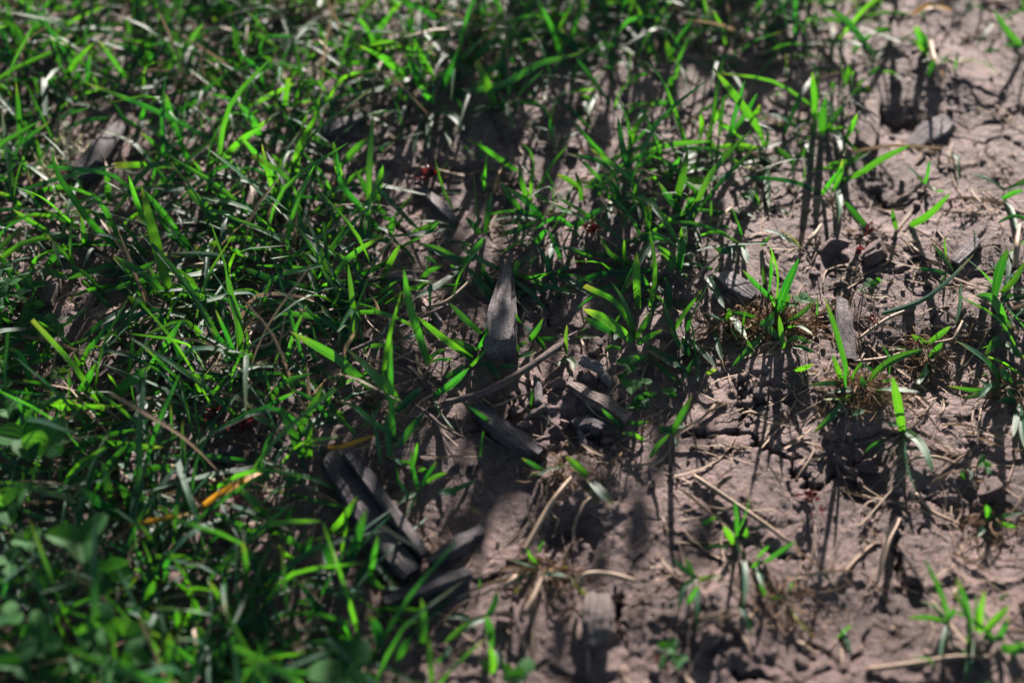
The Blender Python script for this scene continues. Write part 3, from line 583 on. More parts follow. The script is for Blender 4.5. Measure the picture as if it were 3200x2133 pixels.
T('pale broad out of focus blades at the lower edge', 'G', '1230,1500 1160,1380 1130,1230 104;1370,1490 1470,1370 1600,1240 84;1550,1560 1480,1460 1440,1400 84;1420,1340 1330,1370 1270,1350 70;1610,1240 1660,1210 1700,1170 60;1780,1060 1740,1120 1690,1165 84;1800,1260 1750,1220 1700,1180 50')
T('bright out of focus blade slanting into the lower corner', 'G', '170,1560 90,1400 -10,1270 84;380,1560 450,1480 540,1400 64;200,1400 160,1280 110,1150 70;60,1300 20,1240 -20,1220 60')
T('blurred fan of grass over the straw at the lower edge', 'G', '2000,1340 2060,1340 2120,1340 64;1990,1290 1980,1240 1960,1170 54;2290,1290 2240,1230 2180,1200 56;2080,1420 2180,1380 2260,1300 70;1850,1520 1870,1440 1900,1380 70;2330,1300 2320,1200 2270,1120 70')

T('low grass tuft with short blades beside the split plank', 'H', '550,270 510,130 500,0 40;570,260 620,170 680,80 36;480,310 440,250 400,200 40;540,290 470,330 400,380 44 h2;540,290 500,400 440,460 44 h2;590,240 660,190 750,160 34;600,170 580,140 545,150 44;500,100 420,90 370,40 44;400,110 420,200 450,320 46 h3;520,120 530,60 545,-40 30')
T('tiny grass shoot pointing at the straw on the shaded flat', 'H', '790,280 860,250 945,210 44;800,300 760,280 740,255 46;760,300 720,290 680,300 54 h2;900,400 930,420 970,440 30 d.2')
T('near grass tuft with a slanting blade lying over the split plank', 'H', '60,820 120,660 200,400 84;90,780 200,620 380,430 64;-20,830 -60,700 -120,620 60;130,830 230,880 330,940 60 h4;40,700 60,500 60,380 50;210,900 240,760 280,560 60 h20;200,680 280,780 390,920 50 h3;-40,560 60,450 150,310 54;330,920 390,940 430,930 50;280,1080 420,1070 580,1080 54 h3')
T('grass sprig with a broad pointed blade lying on shadow striped soil', 'H', '1680,190 1620,130 1530,50 64;1690,210 1770,290 1855,380 84 h2;1390,155 1320,110 1240,65 36;1530,115 1420,140 1310,180 34;1400,160 1350,170 1290,180 30;1520,130 1500,80 1490,40 34', 40)
T('dry grass tuft with pale stubs over the knotted wood piece', 'H', '1350,800 1240,770 1120,720 36;1360,790 1300,730 1280,670 36;1350,750 1360,680 1390,610 36;1370,840 1470,840 1560,860 46 h3;1570,850 1620,930 1690,990 40 h2 d.2;1350,820 1260,850 1180,900 40;1540,800 1500,800 1420,810 50 d.3;1260,920 1200,960 1180,930 30 d.25', 50)
T('near grass tuft with a thick bright shoot at the lower edge', 'H', '1040,1320 1030,1200 1000,1110 74;1010,1130 880,1180 720,1300 54;1010,1120 1060,1050 1080,940 54;1070,1350 1100,1420 1150,1500 60;1040,1500 1050,1400 1030,1320 64;1000,1480 1000,1440 990,1400 54;770,1320 720,1390 660,1440 50;570,1320 590,1180 570,1000 56;640,1560 630,1380 620,1250 50;400,1440 440,1350 500,1260 70;300,1340 270,1200 200,1110 80;900,1140 820,1120 740,1130 50;560,1180 440,1150 330,1160 56')

T('sparse grass tuft with slim blades on the shadow striped crust', 'I', '430,600 430,480 420,350 40;440,560 490,440 525,320 40;420,640 390,590 345,520 54;470,720 450,680 420,620 46;370,655 290,655 220,655 30;480,590 500,570 500,530 40;570,730 600,690 650,650 36;620,760 720,690 830,620 40;570,790 590,860 610,930 44 h3;480,740 490,860 480,1050 50 h2;200,510 250,480 300,455 36;530,790 570,770 620,760 40')
T('short grass tuft with a yellowing leaf on crumbly soil', 'I', '150,860 120,800 90,730 44;150,860 70,800 0,740 46;160,870 80,930 40,1080 54 h2;180,880 260,860 340,855 40 d.12;170,920 170,1060 165,1210 44 h2;100,1040 140,980 180,910 34')
T('half dead grass shoot with a yellow tipped leaf beside the hollow', 'I', '640,1010 700,1000 770,990 34;780,970 790,930 805,890 36;620,1000 610,950 580,900 36;810,1040 820,1130 970,1270 36 h2 d.25;760,1000 770,1010 780,1020 30 d.3', 40)
T('near grass tuft with stiff dark blades at the lower bare soil', 'I', '1850,1150 1790,960 1685,735 58;1840,1160 1720,1130 1570,1130 46;1850,1170 1820,1270 1790,1400 48 h2;1840,1140 1880,1100 1890,1060 40;1830,1140 1770,1080 1700,1030 40')
T('near grass tuft with pale ribbed blades in the lower corner', 'I', '2000,1230 1970,1060 1900,860 52;2060,1230 2060,1100 2090,950 44;2090,1230 2180,1130 2260,1050 58;2030,1220 2030,1080 2030,960 40;2080,1260 2140,1270 2230,1270 50;2180,1280 2220,1200 2250,1120 44;2000,1280 1990,1420 1960,1560 54 h2;2200,1330 2280,1340 2380,1300 80;2260,1370 2320,1350 2380,1360 60')
T('small grass shoot beside the deep root hole', 'I', '2120,500 2110,430 2095,360 40;2140,470 2130,420 2120,390 34;2150,480 2230,450 2360,430 38;2110,510 2070,550 2040,590 46 h2;2150,500 2220,510 2300,525 40', 40)
T('thin curved green leaves over the straw beside the three leafed seedling', 'I', '1960,220 1940,170 1960,130 34;1970,130 2000,160 1990,210 30')

# ------------------------------------------------------------------ weathered wood chips
def chip(label, t, path, widths, thick, material=None, lift=0.0, n=26, m=16, ends=(.75, .75), name='wood_chip', ridge=.16, group='weathered wood chips on the soil', sq=7, seed=None, pt=False):
    seed = seed if seed is not None else sum(map(ord, label))
    pts = tpts(t, path); th = np.atleast_1d(thick) * 1e-3
    thp = np.interp(np.linspace(0, 1, len(pts)), np.linspace(0, 1, len(th)), th)
    P = [on_ground(u, v, lift * 1e-3 - .0007 + h * .40) for (u, v), h in zip(pts, thp)]
    s = mpp(*pts[len(pts) // 2])
    S = spline(P, n); T_ = unit(np.gradient(S, axis=0))
    f = np.linspace(0, 1, n + 1)
    wd = np.interp(f, np.linspace(0, 1, len(widths)), widths) * K * s * .5
    th = np.interp(f, np.linspace(0, 1, len(th)), th) * .5
    e = np.ones(n + 1)
    if material is M_PALEWOOD: th = th * .65
    if not pt: wd = np.maximum(wd, wd.max() * random.uniform(.66, .86)); th = th * .8
    side = unit(np.cross(T_, [0, 0, 1.0])); up = np.cross(side, T_)
    ang = np.arange(m) / m * 2 * np.pi
    ca, sa = np.cos(ang), np.sin(ang)
    sx = np.sign(ca) * np.abs(ca) ** (2 / sq); sy = np.sign(sa) * np.abs(sa) ** (2 / sq)
    FF, AA = np.meshgrid(f, np.arange(m), indexing='ij')
    g = perlin(AA * .9 + .37, FF * 2.5 + seed % 17, seed % 91) * .6 + perlin(AA * .45 + .1, FF * 1.2, seed % 67 + 3)
    fine = perlin(AA * 2.37 + .2, FF * 7 + AA * 1.3, seed % 53 + 5) + 1.4 * np.random.default_rng(seed).normal(0, .5, m)[None]
    sc_ = 1 + ridge * g + .05 * fine
    x = sx[None] * wd[:, None] * e[:, None] * sc_
    z = sy[None] * th[:, None] * e[:, None] * (1 + 1.6 * ridge * g + .12 * fine)
    r_ = np.random.default_rng(seed); ln = np.linalg.norm(S[-1] - S[0])
    jag0 = r_.normal(0, 1, m); jag1 = r_.normal(0, 1, m)         # each strand of wood breaks off at its own length
    jag0 = (jag0 + np.roll(jag0, 1)) * .5; jag1 = (jag1 + np.roll(jag1, 1)) * .5
    jj = np.outer(-np.clip(1 - f / .16, 0, 1) ** 1.5, jag0) + np.outer(np.clip((f - .84) / .16, 0, 1) ** 1.5, jag1)
    sh = T_[:, None, :] * (jj * min(np.mean(wd) * .55, ln * .07))[..., None]
    tw = np.linspace(-.12, .12, n + 1)[:, None] * r_.normal()      # slight warp
    z = z + x * tw
    V = (S[:, None, :] + side[:, None, :] * x[..., None] + up[:, None, :] * z[..., None] + sh).reshape(-1, 3)
    F = []
    for i in range(n):
        for k in range(m):
            a, b = i * m + k, i * m + (k + 1) % m
            F.append((a, b, b + m, a + m))
    F.append(tuple(range(m))[::-1]); F.append(tuple(range(n * m, n * m + m)))
    U = np.tile(np.abs(np.arange(m) / m * 2 - 1), n + 1)
    at = {'u': U, 'v': np.repeat(f, m) * np.linalg.norm(P[-1] - P[0]) / .03, 'rnd': U, 'dry': U * 0}
    o = np.array(S[n // 2]); o[2] = gh(o[0], o[1])
    ob = mesh_obj(name, V, F, material or M_WOOD, None, at, o)
    ob.data.set_sharp_from_angle(angle=R(30))
    return tag(ob, label, 'wood chip', group)
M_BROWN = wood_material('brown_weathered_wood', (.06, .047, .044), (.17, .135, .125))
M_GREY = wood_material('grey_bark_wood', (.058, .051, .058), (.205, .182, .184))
chip('grey pointed bark chip with ridged top standing out between the green blades', 'E', '1150,285 1135,420 1112,620 1098,835', [88, 112, 155, 195, 212], [3.0, 5.5, 8.0, 9.5], M_GREY, .3, 44, 32, (.6, .9), ridge=.11, pt=True, sq=6)
chip('dark weathered chip lying slantwise below the long brown twig', 'E', '945,1215 1060,1330 1190,1430 1350,1530', [70, 110, 120, 135, 95], [4, 5, 4.5], M_WOOD, .5, 34, 18)
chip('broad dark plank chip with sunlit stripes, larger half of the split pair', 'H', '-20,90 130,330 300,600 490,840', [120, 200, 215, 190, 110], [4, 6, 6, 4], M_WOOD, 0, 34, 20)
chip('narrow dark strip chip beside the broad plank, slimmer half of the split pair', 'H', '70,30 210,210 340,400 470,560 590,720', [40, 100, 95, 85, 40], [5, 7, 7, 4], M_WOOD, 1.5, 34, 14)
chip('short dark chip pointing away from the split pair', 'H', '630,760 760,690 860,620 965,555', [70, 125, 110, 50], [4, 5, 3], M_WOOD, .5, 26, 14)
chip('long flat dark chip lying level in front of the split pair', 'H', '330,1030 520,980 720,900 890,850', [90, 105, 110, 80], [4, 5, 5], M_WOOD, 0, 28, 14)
chip('rounded brown wood piece with a knot hole half buried in the soil', 'H', '1755,985 1750,1100 1742,1210 1738,1315', [150, 195, 205, 195, 170], [6, 9, 10, 9], M_BROWN, 1.2, 30, 22, (.7, .85), ridge=.1, sq=3)
chip('dark log shaped chip beside the pale lichen', 'A', '830,840 740,930 640,1060 520,1180', [110, 165, 175, 150], [5, 8, 7], M_WOOD, 0, 30, 18, sq=2.6)
chip('grey chip with a sunlit end half under the dark crossed blades', 'D', '1190,780 1240,870 1310,980 1390,1110', [100, 130, 130, 90], [4, 6, 5], M_WOOD, 0, 28, 16)
chip('thin dark bark splinter standing beside the half buried grey chip', 'D', '1110,790 1125,900 1145,1040 1165,1160', [70, 100, 95, 60], [3, 4, 3], M_WOOD, 0, 26, 14)
chip('small brown chip leaning against the clover leaves', 'D', '395,350 355,430 325,540', [45, 75, 60], [3, 5, 4], M_TWIG, .5)
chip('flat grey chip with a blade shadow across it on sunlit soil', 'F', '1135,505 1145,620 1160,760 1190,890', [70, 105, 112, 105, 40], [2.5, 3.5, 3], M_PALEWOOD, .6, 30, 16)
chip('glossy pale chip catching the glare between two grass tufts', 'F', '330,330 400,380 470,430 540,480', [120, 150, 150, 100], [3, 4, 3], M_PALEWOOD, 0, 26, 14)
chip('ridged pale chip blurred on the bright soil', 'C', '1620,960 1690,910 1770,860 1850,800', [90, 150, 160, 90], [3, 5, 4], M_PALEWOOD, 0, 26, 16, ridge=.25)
chip('oval brown bark flake between the pale tuft and the ridged chip', 'C', '1330,700 1315,790 1310,880 1290,980', [80, 150, 155, 80], [3, 5, 4], M_TWIG, .3, 26, 16)
chip('dark chip deep in shade under the upper grass tufts', 'A', '2110,930 2220,880 2330,830 2400,790', [60, 95, 95, 60], [4, 6, 4], M_WOOD, .3)
chip('narrow weathered stick lying beside the lone upright blade', 'B', '590,1280 660,1350 730,1420 800,1490', [40, 62, 62, 50], [3, 4, 3], M_GREY, .3)
chip('small pale flake among crumbs above the slim bent blade', 'E', '310,365 370,350 440,345', [40, 70, 50], [2, 3, 2], M_PALEWOOD, .3, 18, 12)
chip('short grey peg lying on the straw beside the pointed bark chip', 'E', '660,600 680,640 690,680', [40, 50, 45], [4, 4], M_PALEWOOD, .3, 16, 12, sq=2.2)
chip('ragged bark flake curling out of the crumbled soil heap', 'E', '1580,1075 1690,1150 1800,1210 1960,1310', [40, 100, 120, 50], [2.5, 4, 3], M_TWIG, 1.2, 28, 14, ridge=.25)
chip('rounded wood peg on top of the crumbled soil heap', 'E', '1640,905 1710,935 1785,975', [55, 70, 55], [5, 5], M_GREY, 1.5, 18, 14, sq=2.1)
chip('stubby wood piece below the rounded peg on the soil heap', 'E', '1770,985 1800,1025 1840,1075', [50, 62, 50], [4, 4], M_GREY, 1, 18, 12, sq=2.2)
chip('upright grey splinter at the foot of the soil heap', 'E', '1345,1040 1352,1110 1355,1200', [50, 62, 55], [4, 4], M_GREY, .5, 18, 12, sq=2.3)
chip('thin pale splinter lying in front of the grey splinter', 'E', '1250,1300 1330,1260 1415,1220', [30, 46, 40], [3, 3], M_TWIG, .8, 18, 12, sq=2.2)
chip('dark angular flake in the hollow below the soil heap', 'E', '1590,1360 1680,1330 1780,1380', [60, 100, 60], [4, 5], M_WOOD, .5, 18, 12)
chip('slender grey splinter standing in the crumb hollow', 'E', '1605,1335 1630,1400 1665,1480', [30, 42, 34], [3, 3], M_PALEWOOD, .6, 16, 10)
chip('dark chip nearly hidden under grass below the crimson petals', 'G', '1280,60 1420,55 1560,35', [60, 80, 60], [4, 5], M_WOOD, .5)
chip('small dark chip behind the orange withered blade', 'G', '1180,195 1270,180 1350,160', [40, 55, 40], [3, 4], M_WOOD, .5)
chip('flat pale slab of wood at the foot of the silvery dead blade', 'I', '1320,960 1420,975 1490,1000 1570,1040', [90, 115, 105, 70], [2, 2.5, 2], M_BROWN, -1.2, 24, 14)
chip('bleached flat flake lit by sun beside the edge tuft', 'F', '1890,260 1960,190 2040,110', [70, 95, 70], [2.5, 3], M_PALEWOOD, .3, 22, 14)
chip('dull brown chip under the turf beside the bare patch', 'D', '20,600 60,640 130,650', [40, 50, 40], [3, 4], M_WOOD, .3, 16, 12)
chip('pale grey sliver beside the seed husk under the long blade', 'D', '1690,700 1740,690 1780,720', [40, 60, 40], [3, 3], M_PALEWOOD, .3, 16, 12)

# ------------------------------------------------------------------ twigs, straws, withered blades
def stick(label, t, path, wpx, material=None, lift=1.0, arch=0.0, name='straw', cat='straw', sides=6, n=14, dry=0.0, flatb=False):
    pts = tpts(t, path); s = mpp(*pts[0])
    P = []
    for i, (u, v) in enumerate(pts):
        f = i / (len(pts) - 1)
        P.append(on_ground(u, v, lift * 1e-3 + arch * 1e-3 * 4 * f * (1 - f) + wpx * K * s * .4) + RNG.normal(0, .0002, 3))
    o = np.array(P[0])
    if flatb:
        g = blade_geo(P, wpx * K * s, n, unit(np.array([0, -.3, .9]) + RNG.normal(0, .25, 3)), .3, False, random.uniform(-.8, .8), random.random(), dry)
        ob = mesh_obj(name, g[0], g[1], material or M_DRY, None, g[2], o, True, g[3])
    else:
        g = tube_geo(P, np.array([.5, .55, .5, .38]) * wpx * K * s, sides, n, random.random(), dry, .16)
        ob = mesh_obj(name, g[0], g[1], material or M_DRY, None, g[2], o)
    return tag(ob, label, cat, 'dry stems and withered blades')
tw = stick('long brown twig curving up from the shaded chips toward the soil heap', 'E', '730,1195 1000,1125 1250,990 1450,850 1600,735', 46, M_TWIG, 1.5, 3, 'twig', 'twig', 8, 22)
for s_, wv in (('1330,930 1440,830 1520,770 1615,720', 26), ('1200,1030 1290,940 1330,890', 22)):
    pts = [on_ground(u, v, .004) for u, v in tpts('E', s_)]
    g = tube_geo(pts, np.array([.5, .4]) * wv * K * mpp(*tpts('E', s_)[0]), 6, 10)
    mesh_obj('side_shoot', g[0], g[1], M_TWIG, tw, g[2], np.array(tw.location))
stick('thin pinkish stem running diagonally through the slim bent tuft', 'E', '-170,955 200,800 500,650 745,540', 24, M_TWIG, 3, 4, 'dry_stem', 'stem', 6, 18)
stick('straight straw leaning on the shaded soil below the grass sprig', 'H', '1240,705 1400,430 1480,300 1565,200', 36, None, 1.5, 2)
stick('stout pale straw lying across the shadow striped crust', 'I', '150,190 300,290 450,390 620,510 790,630', 31, None, .5, .6)
stick('silvery dead blade standing on the lower bare soil', 'I', '1510,460 1460,600 1420,700 1370,880', 46, M_DRY, 1, 3, 'dead_blade', 'blade', flatb=True)
stick('straw stub lying at the top of the turf', 'A', '280,410 380,310 500,215', 42, None, 1, 1)
stick('bent straw hooked over the knotted wood piece', 'H', '1640,930 1640,870 1720,840 1850,850 2000,885', 34, None, 3, 3)
stick('pale dead blade lying over the broad plank chip', 'H', '300,510 420,600 580,680', 30, None, 7, 1, 'dead_blade', 'blade', flatb=True)
stick('pale straw under the level spreading leaves', 'F', '1220,920 1400,890 1560,855', 22, None, .6, .5)
stick('curved pale runner end rising from the small upright shoot', 'F', '1740,800 1870,775 1910,720 1945,650', 26, None, 1.5, 2)
stick('tan stem trailing behind the long low blade', 'F', '1250,770 1340,690 1450,630 1580,570', 26, None, .6, .6)
stick('grey upright dead stem blurred in the upper shade', 'C', '1525,390 1500,320 1480,150', 44, M_TWIG, 2, 2, 'dry_stem', 'stem')
stick('short pale dead stem on the sunlit upper soil', 'C', '1790,540 1760,420 1730,275', 34, None, 1, 3)
stick('orange brown withered blade lying near the upper corner', 'C', '1610,105 1700,55 1780,40 1880,60', 52, M_LEAF, 1, 4, 'withered_leaf', 'blade', dry=.5, flatb=True)
stick('curved straw looping past the three leafed seedling', 'I', '1590,80 1680,55 1780,60 1900,95', 20, None, .6, 1)
stick('thin pale straw curving toward the deep root hole', 'I', '1630,290 1750,420 1850,470 1955,515', 22, None, .6, 1.2)
stick('thin straw lying across the clods', 'I', '955,0 920,70 870,140 820,225', 14, None, 2, 1.5)
stick('fine pale straw beside the spreading half shaded tuft', 'F', '2062,1235 2050,1350 2040,1500', 14, None, 1, 1)
stick('curled pale fibre below the long brown twig', 'E', '980,1165 1060,1210 1200,1165 1315,1118', 16, None, 1, 2)
stick('dark stem crossing the shaded soil above the split pair', 'E', '500,1190 620,1270 730,1350 850,1430', 22, M_TWIG, 1.5, 2, 'dry_stem', 'stem')
stick('orange withered blade glowing in the near turf', 'G', '1370,375 1460,310 1560,255 1680,190 1775,145', 48, M_LEAF, 6, 3, 'withered_leaf', 'blade', dry=.44, flatb=True)
stick('yellow speckled withered blade trailing from the orange one', 'G', '860,520 990,500 1180,450 1260,430', 40, M_LEAF, 5, 2, 'withered_leaf', 'blade', dry=.36, flatb=True)
stick('yellow spotted withered stem above the split pair', 'E', '-60,1500 60,1480 170,1440 280,1400', 30, M_LEAF, 3, 2, 'withered_leaf', 'blade', dry=.42, flatb=True)
stick('brown withered blade tip beside the tall folded tuft', 'D', '830,190 890,250 950,320', 36, M_TWIG, 7, 1, 'withered_leaf', 'blade', flatb=True)
stick('tan straw scrap by the bright arching blade', 'D', '1255,285 1330,270 1400,262', 22, None, 2, 1)
stick('tan dead blade lying on the pale cracked soil patch', 'D', '635,608 740,570 860,515', 30, None, 1, 1, 'dead_blade', 'blade', flatb=True)
stick('straw curl looping around a crumb of soil', 'D', '1700,700 1660,770 1700,815 1790,810 1820,760 1780,650', 20, None, 2, 2)
stick('tan curled blade reaching from the straw curl', 'D', '1420,945 1600,945 1740,925 1810,880', 20, None, 3, 2, 'dead_blade', 'blade', flatb=True)
stick('pale straw under the wispy single blade', 'B', '560,1122 700,1145 860,1185', 22, None, .8, .6)
stick('pale straw stub leaning below the dry tuft', 'H', '1270,1100 1320,1000 1385,870', 36, None, 2, 1)
stick('slim dead stem leaning over the lower dark soil', 'H', '1190,1050 1220,1200 1265,1395', 26, M_TWIG, 1, 2, 'dry_stem', 'stem')
stick('short straw stub on the pale grass crown', 'H', '1130,920 1170,880 1220,830', 34, None, 2, 1)
stick('orange dead stem beside the thin grass shoots', 'B', '1060,1290 1075,1200 1110,1120', 20, M_LEAF, 2, 1, 'dry_stem', 'stem', dry=.55)
stick('looping dead fibre left of the forked tuft', 'E', '195,460 200,600 240,680 300,740', 14, None, 2, 2)
stick('forked dead straw beside the slim bent blade', 'E', '600,555 740,510 860,420 920,330', 20, None, 2, 3)
stick('pale dead blade beside the crossed long blades', 'C', '300,1520 340,1450 410,1370', 26, None, 1, 1, 'dead_blade', 'blade', flatb=True)
stick('stout straw on the soil left of the sunlit clods', 'F', '910,110 950,80 1000,0', 26, None, 1, 1)
stick('sunlit dead stalk standing at the upper right edge', 'F', '2300,290 2310,150 2320,10', 36, None, 3, 4)
stick('tan straw in the lower corner crumbs', 'I', '1300,1480 1600,1440 1900,1400 2130,1400', 34, None, .5, 1)
stick('broken straw lying below the flat pale slab', 'I', '830,1290 900,1330 970,1380', 26, None, .5, .5)
stick('thin forked straw near the shadow striped crust', 'I', '1240,530 1350,420 1500,250', 14, None, .8, .6)
stick('grey dead stem beside the stiff dark blades', 'I', '1510,650 1600,800 1720,980', 26, M_TWIG, .8, 1, 'dry_stem', 'stem')
stick('tan leaf sheath curled beside the crumbs near the lower edge', 'I', '190,1150 260,1140 310,1170 340,1200', 50, None, 1.5, 2, 'dead_blade', 'blade', flatb=True)

# ------------------------------------------------------------------ clover
def leaflet_geo(ctr, dirv, nrm, ln, wd, fold=.25, rnd=.5, dry=0.0, n=7):
    d = unit(np.asarray(dirv, float)); nr = unit(np.asarray(nrm, float)); nr = unit(nr - d * (nr @ d)); sd = np.cross(d, nr)
    v = np.linspace(0, 1, n + 1); pr = np.sin(np.pi * np.clip(v * .93 + .03, 0, 1) ** .78) ** .75; pr[0] = .05
    V, F, U, VV = [], [], [], []
    for i in range(n + 1):
        notch = .10 * ln * max(0, v[i] - .8) / .2
        for k, c in enumerate((-1, -.5, 0, .5, 1)):
            hw = wd * .5 * pr[i]
            up_ = fold * abs(c) * hw - .25 * wd * (c * c) * pr[i] * .2 - .12 * ln * (v[i] - .5) ** 2
            y = (v[i] - .0) * ln - notch * (1 - abs(c))
            V.append(np.asarray(ctr) + d * y + sd * c * hw + nr * up_); U.append(c * .5 + .5); VV.append(v[i])
    for i in range(n):
        for k in range(4):
            a = i * 5 + k; F.append((a, a + 1, a + 6, a + 5))
    return np.array(V), F, {'u': U, 'v': VV, 'rnd': np.full(len(V), rnd), 'dry': np.full(len(V), dry)}, np.tile([0, 0, 1, 0, 0], n + 1).astype(bool)
def clover(label, t, leaves, dry=0.0, name='clover_plant', cat='clover'):
    """leaves: 'cx,cy sizepx height_mm [n] [angle]' ; a trifoliate leaf about the photo point"""
    items = [l.split() for l in leaves.split(';') if l.strip()]
    first = tpts(t, items[0][0])[0]
    b0 = on_ground(first[0], first[1] + 25)
    e = empty(name, b0, label, cat, 'clover seedlings')
    for it in items:
        (u, v), = tpts(t, it[0]); s = mpp(u, v); size = float(it[1]) * K * s * .93; h = float(it[2]) * 1.15e-3 + .001
        nl = int(it[3]) if len(it) > 3 else 3; a0 = float(it[4]) if len(it) > 4 else random.uniform(0, 360)
        c = on_ground(u, v, h)
        foot = np.array([c[0] * .6 + b0[0] * .4, (c[1] + h * .5) * .6 + b0[1] * .4, 0]); foot[2] = gh(foot[0], foot[1])
        g = tube_geo([foot, (foot + c) / 2 + RNG.normal(0, .0015, 3), c], np.array([.07, .06]) * size, 5, 7, .7, dry)
        mesh_obj('stem', g[0], g[1], M_CLOVER, e, g[2], b0)
        tilt = RNG.normal(0, .28, 3) + np.array([0, -.18, 1])
        for k in range(nl):
            a = R(a0 + k * 360 / max(nl, 3) + random.uniform(-12, 12))
            d = np.array([math.cos(a), math.sin(a), random.uniform(-.15, .4)])
            g = leaflet_geo(c, d, tilt + RNG.normal(0, .18, 3), size * random.uniform(.88, 1.05), size * random.uniform(.72, .9), random.uniform(.1, .6), random.random(), dry)
            mesh_obj('leaflet', g[0], g[1], M_CLOVER, e, g[2], b0, True, g[3])
    return e
clover('leafy clover cluster at the middle of the turf edge beside the small brown chip', 'D', '60,400 95 9;205,420 115 10;130,480 85 8;215,535 90 7;30,545 90 8;15,300 80 9')
clover('flat clover cluster with round leaflets below the small brown chip', 'D', '185,650 120 8;335,655 100 9;95,745 90 7;260,710 80 6;20,640 90 8')
clover('single clover leaf on a pinkish stalk over the pale cracked patch', 'D', '383,735 85 10 3 90')
clover('small clover leaf with two round leaflets over the dark crack', 'D', '195,860 85 10 3 100')
clover('pale clover rosette low on the near turf edge', 'D', '70,940 80 8;30,990 70 6;110,970 62 6;20,900 60 9')
clover('yellow green clover leaf beside the slim upright shoot', 'D', '385,995 80 9 3 130', .06)
clover('large pale clover leaf out of focus at the turf edge', 'D', '150,1430 220 16 3 175;330,1470 200 15 3 200')
clover('large dark clover leaf with rounded leaflets in the near turf', 'G', '545,625 240 20 3 60')
clover('shaded clover leaf lit through at one edge in the near turf', 'G', '700,830 200 13 3 30;800,880 110 10 2 10')
clover('heart shaped pale clover pair near the lower corner', 'G', '280,1300 180 17 3 100')
clover('blurred clover leaf with a lit pale leaflet near the lower edge', 'G', '680,1190 180 17 3 80;830,1260 190 16 2 20;640,1330 150 14 2 200')
clover('dark clover leaf at the turf edge below the large pale leaf', 'G', '30,390 190 15 3 60')
clover('dim clover leaves tucked in the lower corner', 'G', '330,1420 160 9 3 20;460,1500 150 9 3 70')
clover('broad dark clover leaf out of focus at the lower edge', 'H', '60,1480 260 14 3 60')
clover('small round clover leaf standing at the lower edge', 'H', '1270,1510 150 12 2 80;1160,1500 90 9 2 120')
clover('three leaved clover seedling on the crumbled soil heap', 'E', '1950,935 90 9 3 60;2030,905 62 8 2 40;1930,1000 66 5 2 240')
clover('clover seedling with spread leaflets below the soil heap seedling', 'E', '1975,1085 95 9 3 30;2060,1060 66 7 2 10')
clover('low clover sprig beside the ragged grass shoots', 'E', '2060,1170 72 6 3 50;2000,1215 66 5 3 200;2100,1150 56 7 2 20')
clover('tiny clover leaf apart on crumbs beside the leafy tuft', 'E', '2235,1130 66 6 3 60')
clover('bright folded clover leaf beside the crossing blades', 'F', '870,505 75 11 3 70;790,535 56 8 2 230;930,515 46 8 2 10')
clover('tiny bright seedling with pink stalks on sunlit soil', 'F', '1320,395 62 7 3 90;1390,385 44 6 2 20;1275,440 40 4 2 190')
clover('three leafed seedling among straw beside the root hole', 'I', '2080,90 66 7 3 90;2110,150 44 3 2 300')
clover('small blurred clover with a pinkish bud at the lower edge', 'H', '2230,1330 90 6 3 60;2290,1420 80 5 3 20;2200,1430 70 5 2 100')
clover('little clover leaves in the short grass above the fanned tuft', 'C', '180,1230 90 7 3 40;260,1210 66 9 2 60', .03)
clover('lone clover leaflet on sunlit crumbs behind the folded shoot', 'C', '515,1310 66 5 3 60')
clover('clover leaves in shade beneath the heart shaped pair', 'G', '120,1440 150 12;250,1180 130 13;60,1120 140 14')
clover('clover leaves crowding the corner below the dark leaf', 'G', '170,620 130 12;60,760 140 14;250,860 120 10')
clover('clover leaves between the two blurred near tufts', 'G', '900,1400 150 12;760,1480 160 12;560,1420 150 13')
clover('low clover leaves behind the large pale leaf', 'D', '40,1240 110 12;150,1180 90 9;20,1100 90 10')
clover('tiny sprouting leaf pair beside the crimson petals', 'D', '1665,1200 34 4 2 20')

# ------------------------------------------------------------------ dark red withered flowers
def red_bits(label, t, x, y, r, n, name='withered_flower', cat='flower'):
    (u, v) = px(t, x, y); s = mpp(u, v); c = on_ground(u, v); rad = r * K * s
    e = empty(name, c, label, cat, 'dark red withered flowers')
    for i in range(n):
        a = random.uniform(0, 6.283); rr = rad * math.sqrt(random.random()) * .7
        p0 = c + np.array([math.cos(a) * rr, math.sin(a) * rr, random.uniform(.0005, .0035)])
        dr = RNG.normal(0, 1, 3); dr[2] = abs(dr[2]) * .7 + .1; dr = unit(dr)
        ln = rad * random.uniform(.5, .95)
        p1 = p0 + dr * ln * .5 + np.array([0, 0, .0006]); p2 = p0 + dr * ln + RNG.normal(0, .0006, 3)
        g = blade_geo([p0, p1, p2], ln * random.uniform(.35, .7), 6, RNG.normal(0, 1, 3), random.uniform(.3, .7), False, random.uniform(-1.5, 1.5), random.random(), 0)
        mesh_obj('petal', g[0], g[1], M_RED, e, g[2], c, True, g[3])
    return e
red_bits('crimson petals heaped in a shaded gap of the turf', 'D', 1450, 1300, 70, 14)
red_bits('darker red petal heap beside the crimson petals', 'D', 1590, 1380, 110, 22)
red_bits('dark red withered flower on the shadow striped crust', 'I', 925, 355, 75, 20)
red_bits('small red bud fallen beside the withered flower', 'I', 975, 465, 42, 9)
red_bits('wine coloured seedling under the dark curled blade', 'E', 1705, 60, 75, 18)
red_bits('magenta fallen flower below the wine coloured seedling', 'E', 1625, 290, 55, 10)
red_bits('brown red withered flower on bare soil beside the wispy blade', 'B', 625, 1215, 80, 16)
red_bits('small red flower scrap behind the flat grey chip', 'F', 1335, 670, 50, 10)
red_bits('red leaf scrap wedged between two sunlit clods', 'F', 1225, 190, 50, 8)
